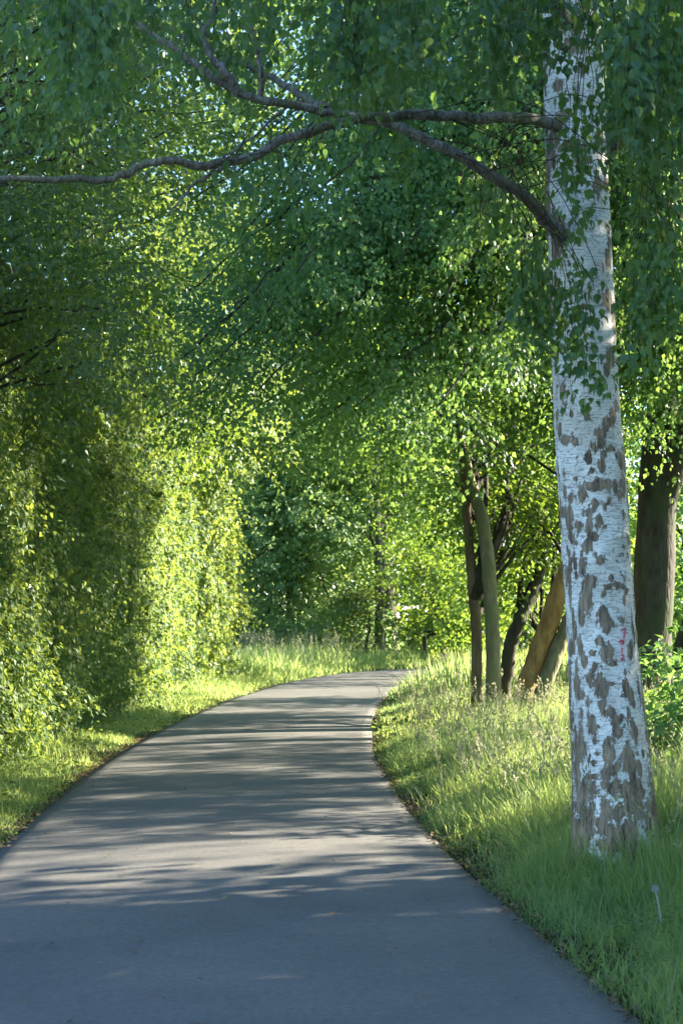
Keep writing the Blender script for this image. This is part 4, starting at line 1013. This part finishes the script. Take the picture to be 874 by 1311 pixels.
seed_stems(420, 46, 60, -5, 4, (.7, 1.3), 4.0, -1, .3)
nV = len(np.concatenate(gV))
Vh, Fh, nfh = leaf_arrays(np.concatenate(hP), np.concatenate(hA), np.concatenate(hN), np.concatenate(hL), np.concatenate(hW), KITE)
sg = obj('flowering_grass', mesh_data('flowering_grass', np.concatenate(gV + [Vh]), [np.concatenate(gF4), np.concatenate(gF3 + [Fh + nV])], M['grass_dry'],
         [np.concatenate(gT4), np.concatenate(gT3 + [np.repeat(np.concatenate(hT), nfh)])]))
tag(sg, 'tall pale grass stems with feathery seed heads above the verge', 'grass', kind='stuff')

# low broad-leaved weeds on both verges
def weeds(n, ylo, yhi, xlo, xhi, side, lmul, emax=1.6):
    x, y, pd = scatter(n, ylo, yhi, xlo, xhi)
    e = pd * side - HALF
    k = (e > .02) & (e < emax) & (vnoise(np.column_stack([x * 1.7, y * 1.7, x * 0]), 81) > -.05); x, y, e = x[k], y[k], e[k]; m = len(x)
    z = gz(x, y) + RG.random(m) * (.04 + .16 * sstep(0, .8, e))
    az = RG.uniform(0, 2 * math.pi, m)
    A = np.column_stack([np.cos(az), np.sin(az), RG.uniform(-.2, .7, m)]); Nn = np.column_stack([RG.normal(0, .4, m), RG.normal(0, .4, m), np.ones(m)])
    L = RG.uniform(.025, .06, m) * lmul
    return np.column_stack([x, y, z]), A, Nn, L, L * RG.uniform(.4, .8, m), np.clip(RG.normal(.55, .2, m), 0, 1)
wd_ = cat(weeds(16000, 6, 13, .4, 3.5, 1, .9, 2.6), weeds(14000, 13, 24, .3, 4, 1, 1.2, 2.2), weeds(9000, 10, 18, -4.2, -2, -1, 1.0), weeds(9000, 18, 34, -4.3, -1.5, -1, 1.3), weeds(8000, 24, 42, .3, 5, 1, 1.6))
wo = obj('ground_cover', leaf_mesh('ground_cover', *wd_[:5], KITE, M['leaf_hedge'], wd_[5])); tag(wo, 'low broad-leaved weeds among the verge grass', 'weeds', kind='stuff')

# dry litter along the path edges and a few flecks on the asphalt
def litter(n, ylo, yhi, side):
    y = RG.uniform(ylo, yhi, n); c = np.column_stack([np.interp(y, CTR[:, 1], CTR[:, 0]), y])
    e = np.abs(RG.normal(0, .09, n)) + .03
    x = c[:, 0] + side * (HALF + e - .06)
    z = np.maximum(gz(x, y), 0.0) + .008 + RG.random(n) * .012
    az = RG.uniform(0, 6.3, n); L = RG.uniform(.012, .045, n) * (1 + y * .02)
    return np.column_stack([x, y, z]), np.column_stack([np.cos(az), np.sin(az), RG.normal(0, .25, n)]), np.column_stack([RG.normal(0, .3, n), RG.normal(0, .3, n), np.ones(n)]), L, L * RG.uniform(.3, .7, n), RG.random(n)
def flecks(n):
    y = 6.2 + 24 * RG.random(n) ** 1.6; x = np.interp(y, CTR[:, 1], CTR[:, 0]) + RG.uniform(-1.4, 1.4, n)
    az = RG.uniform(0, 6.3, n); L = RG.uniform(.016, .045, n)
    return np.column_stack([x, y, np.full(n, .030)]), np.column_stack([np.cos(az), np.sin(az), RG.normal(0, .1, n)]), np.column_stack([RG.normal(0, .25, n), RG.normal(0, .25, n), np.ones(n)]), L, L * .6, .5 + .5 * RG.random(n)
lt_ = cat(litter(1100, 5.8, 20, 1), litter(300, 20, 40, 1), litter(1100, 10, 24, -1), litter(300, 24, 42, -1), flecks(240))
lo_ = obj('leaf_litter', leaf_mesh('leaf_litter', *lt_[:5], KITE, M['litter'], lt_[5])); tag(lo_, 'dry brown leaf litter along the asphalt edge', 'litter', kind='stuff')

# ------------------------------------------------------------------ dandelion gone to seed
dd = 8.3
b0 = W(845, 1225, dd); b0[2] = gz(np.array([b0[0]]), np.array([b0[1]]))[0]; tpt = W(838, 1138, dd)
da = tag(empty('dandelion_clock', tuple(b0)), 'single dandelion seed clock on a pale stalk in the right foreground grass', 'flower')
w = Wood(); w.tube(catmull([b0, b0 * .5 + tpt * .5 + np.array([.012, 0, 0]), tpt], 16), np.linspace(.0035, .0026, 16), 8); w.build('stem', M['fluff'], da)
dv = unit(RG.normal(0, 1, (90, 3)))
w = Wood()
for v_ in dv: w.tube(np.array([tpt + v_ * .004, tpt + v_ * .013, tpt + v_ * .020]), np.array([.0005, .0005, .0012]), 3)
hd = w.build('seed_head', M['fluff'], da); hd['kind'] = 'stuff'
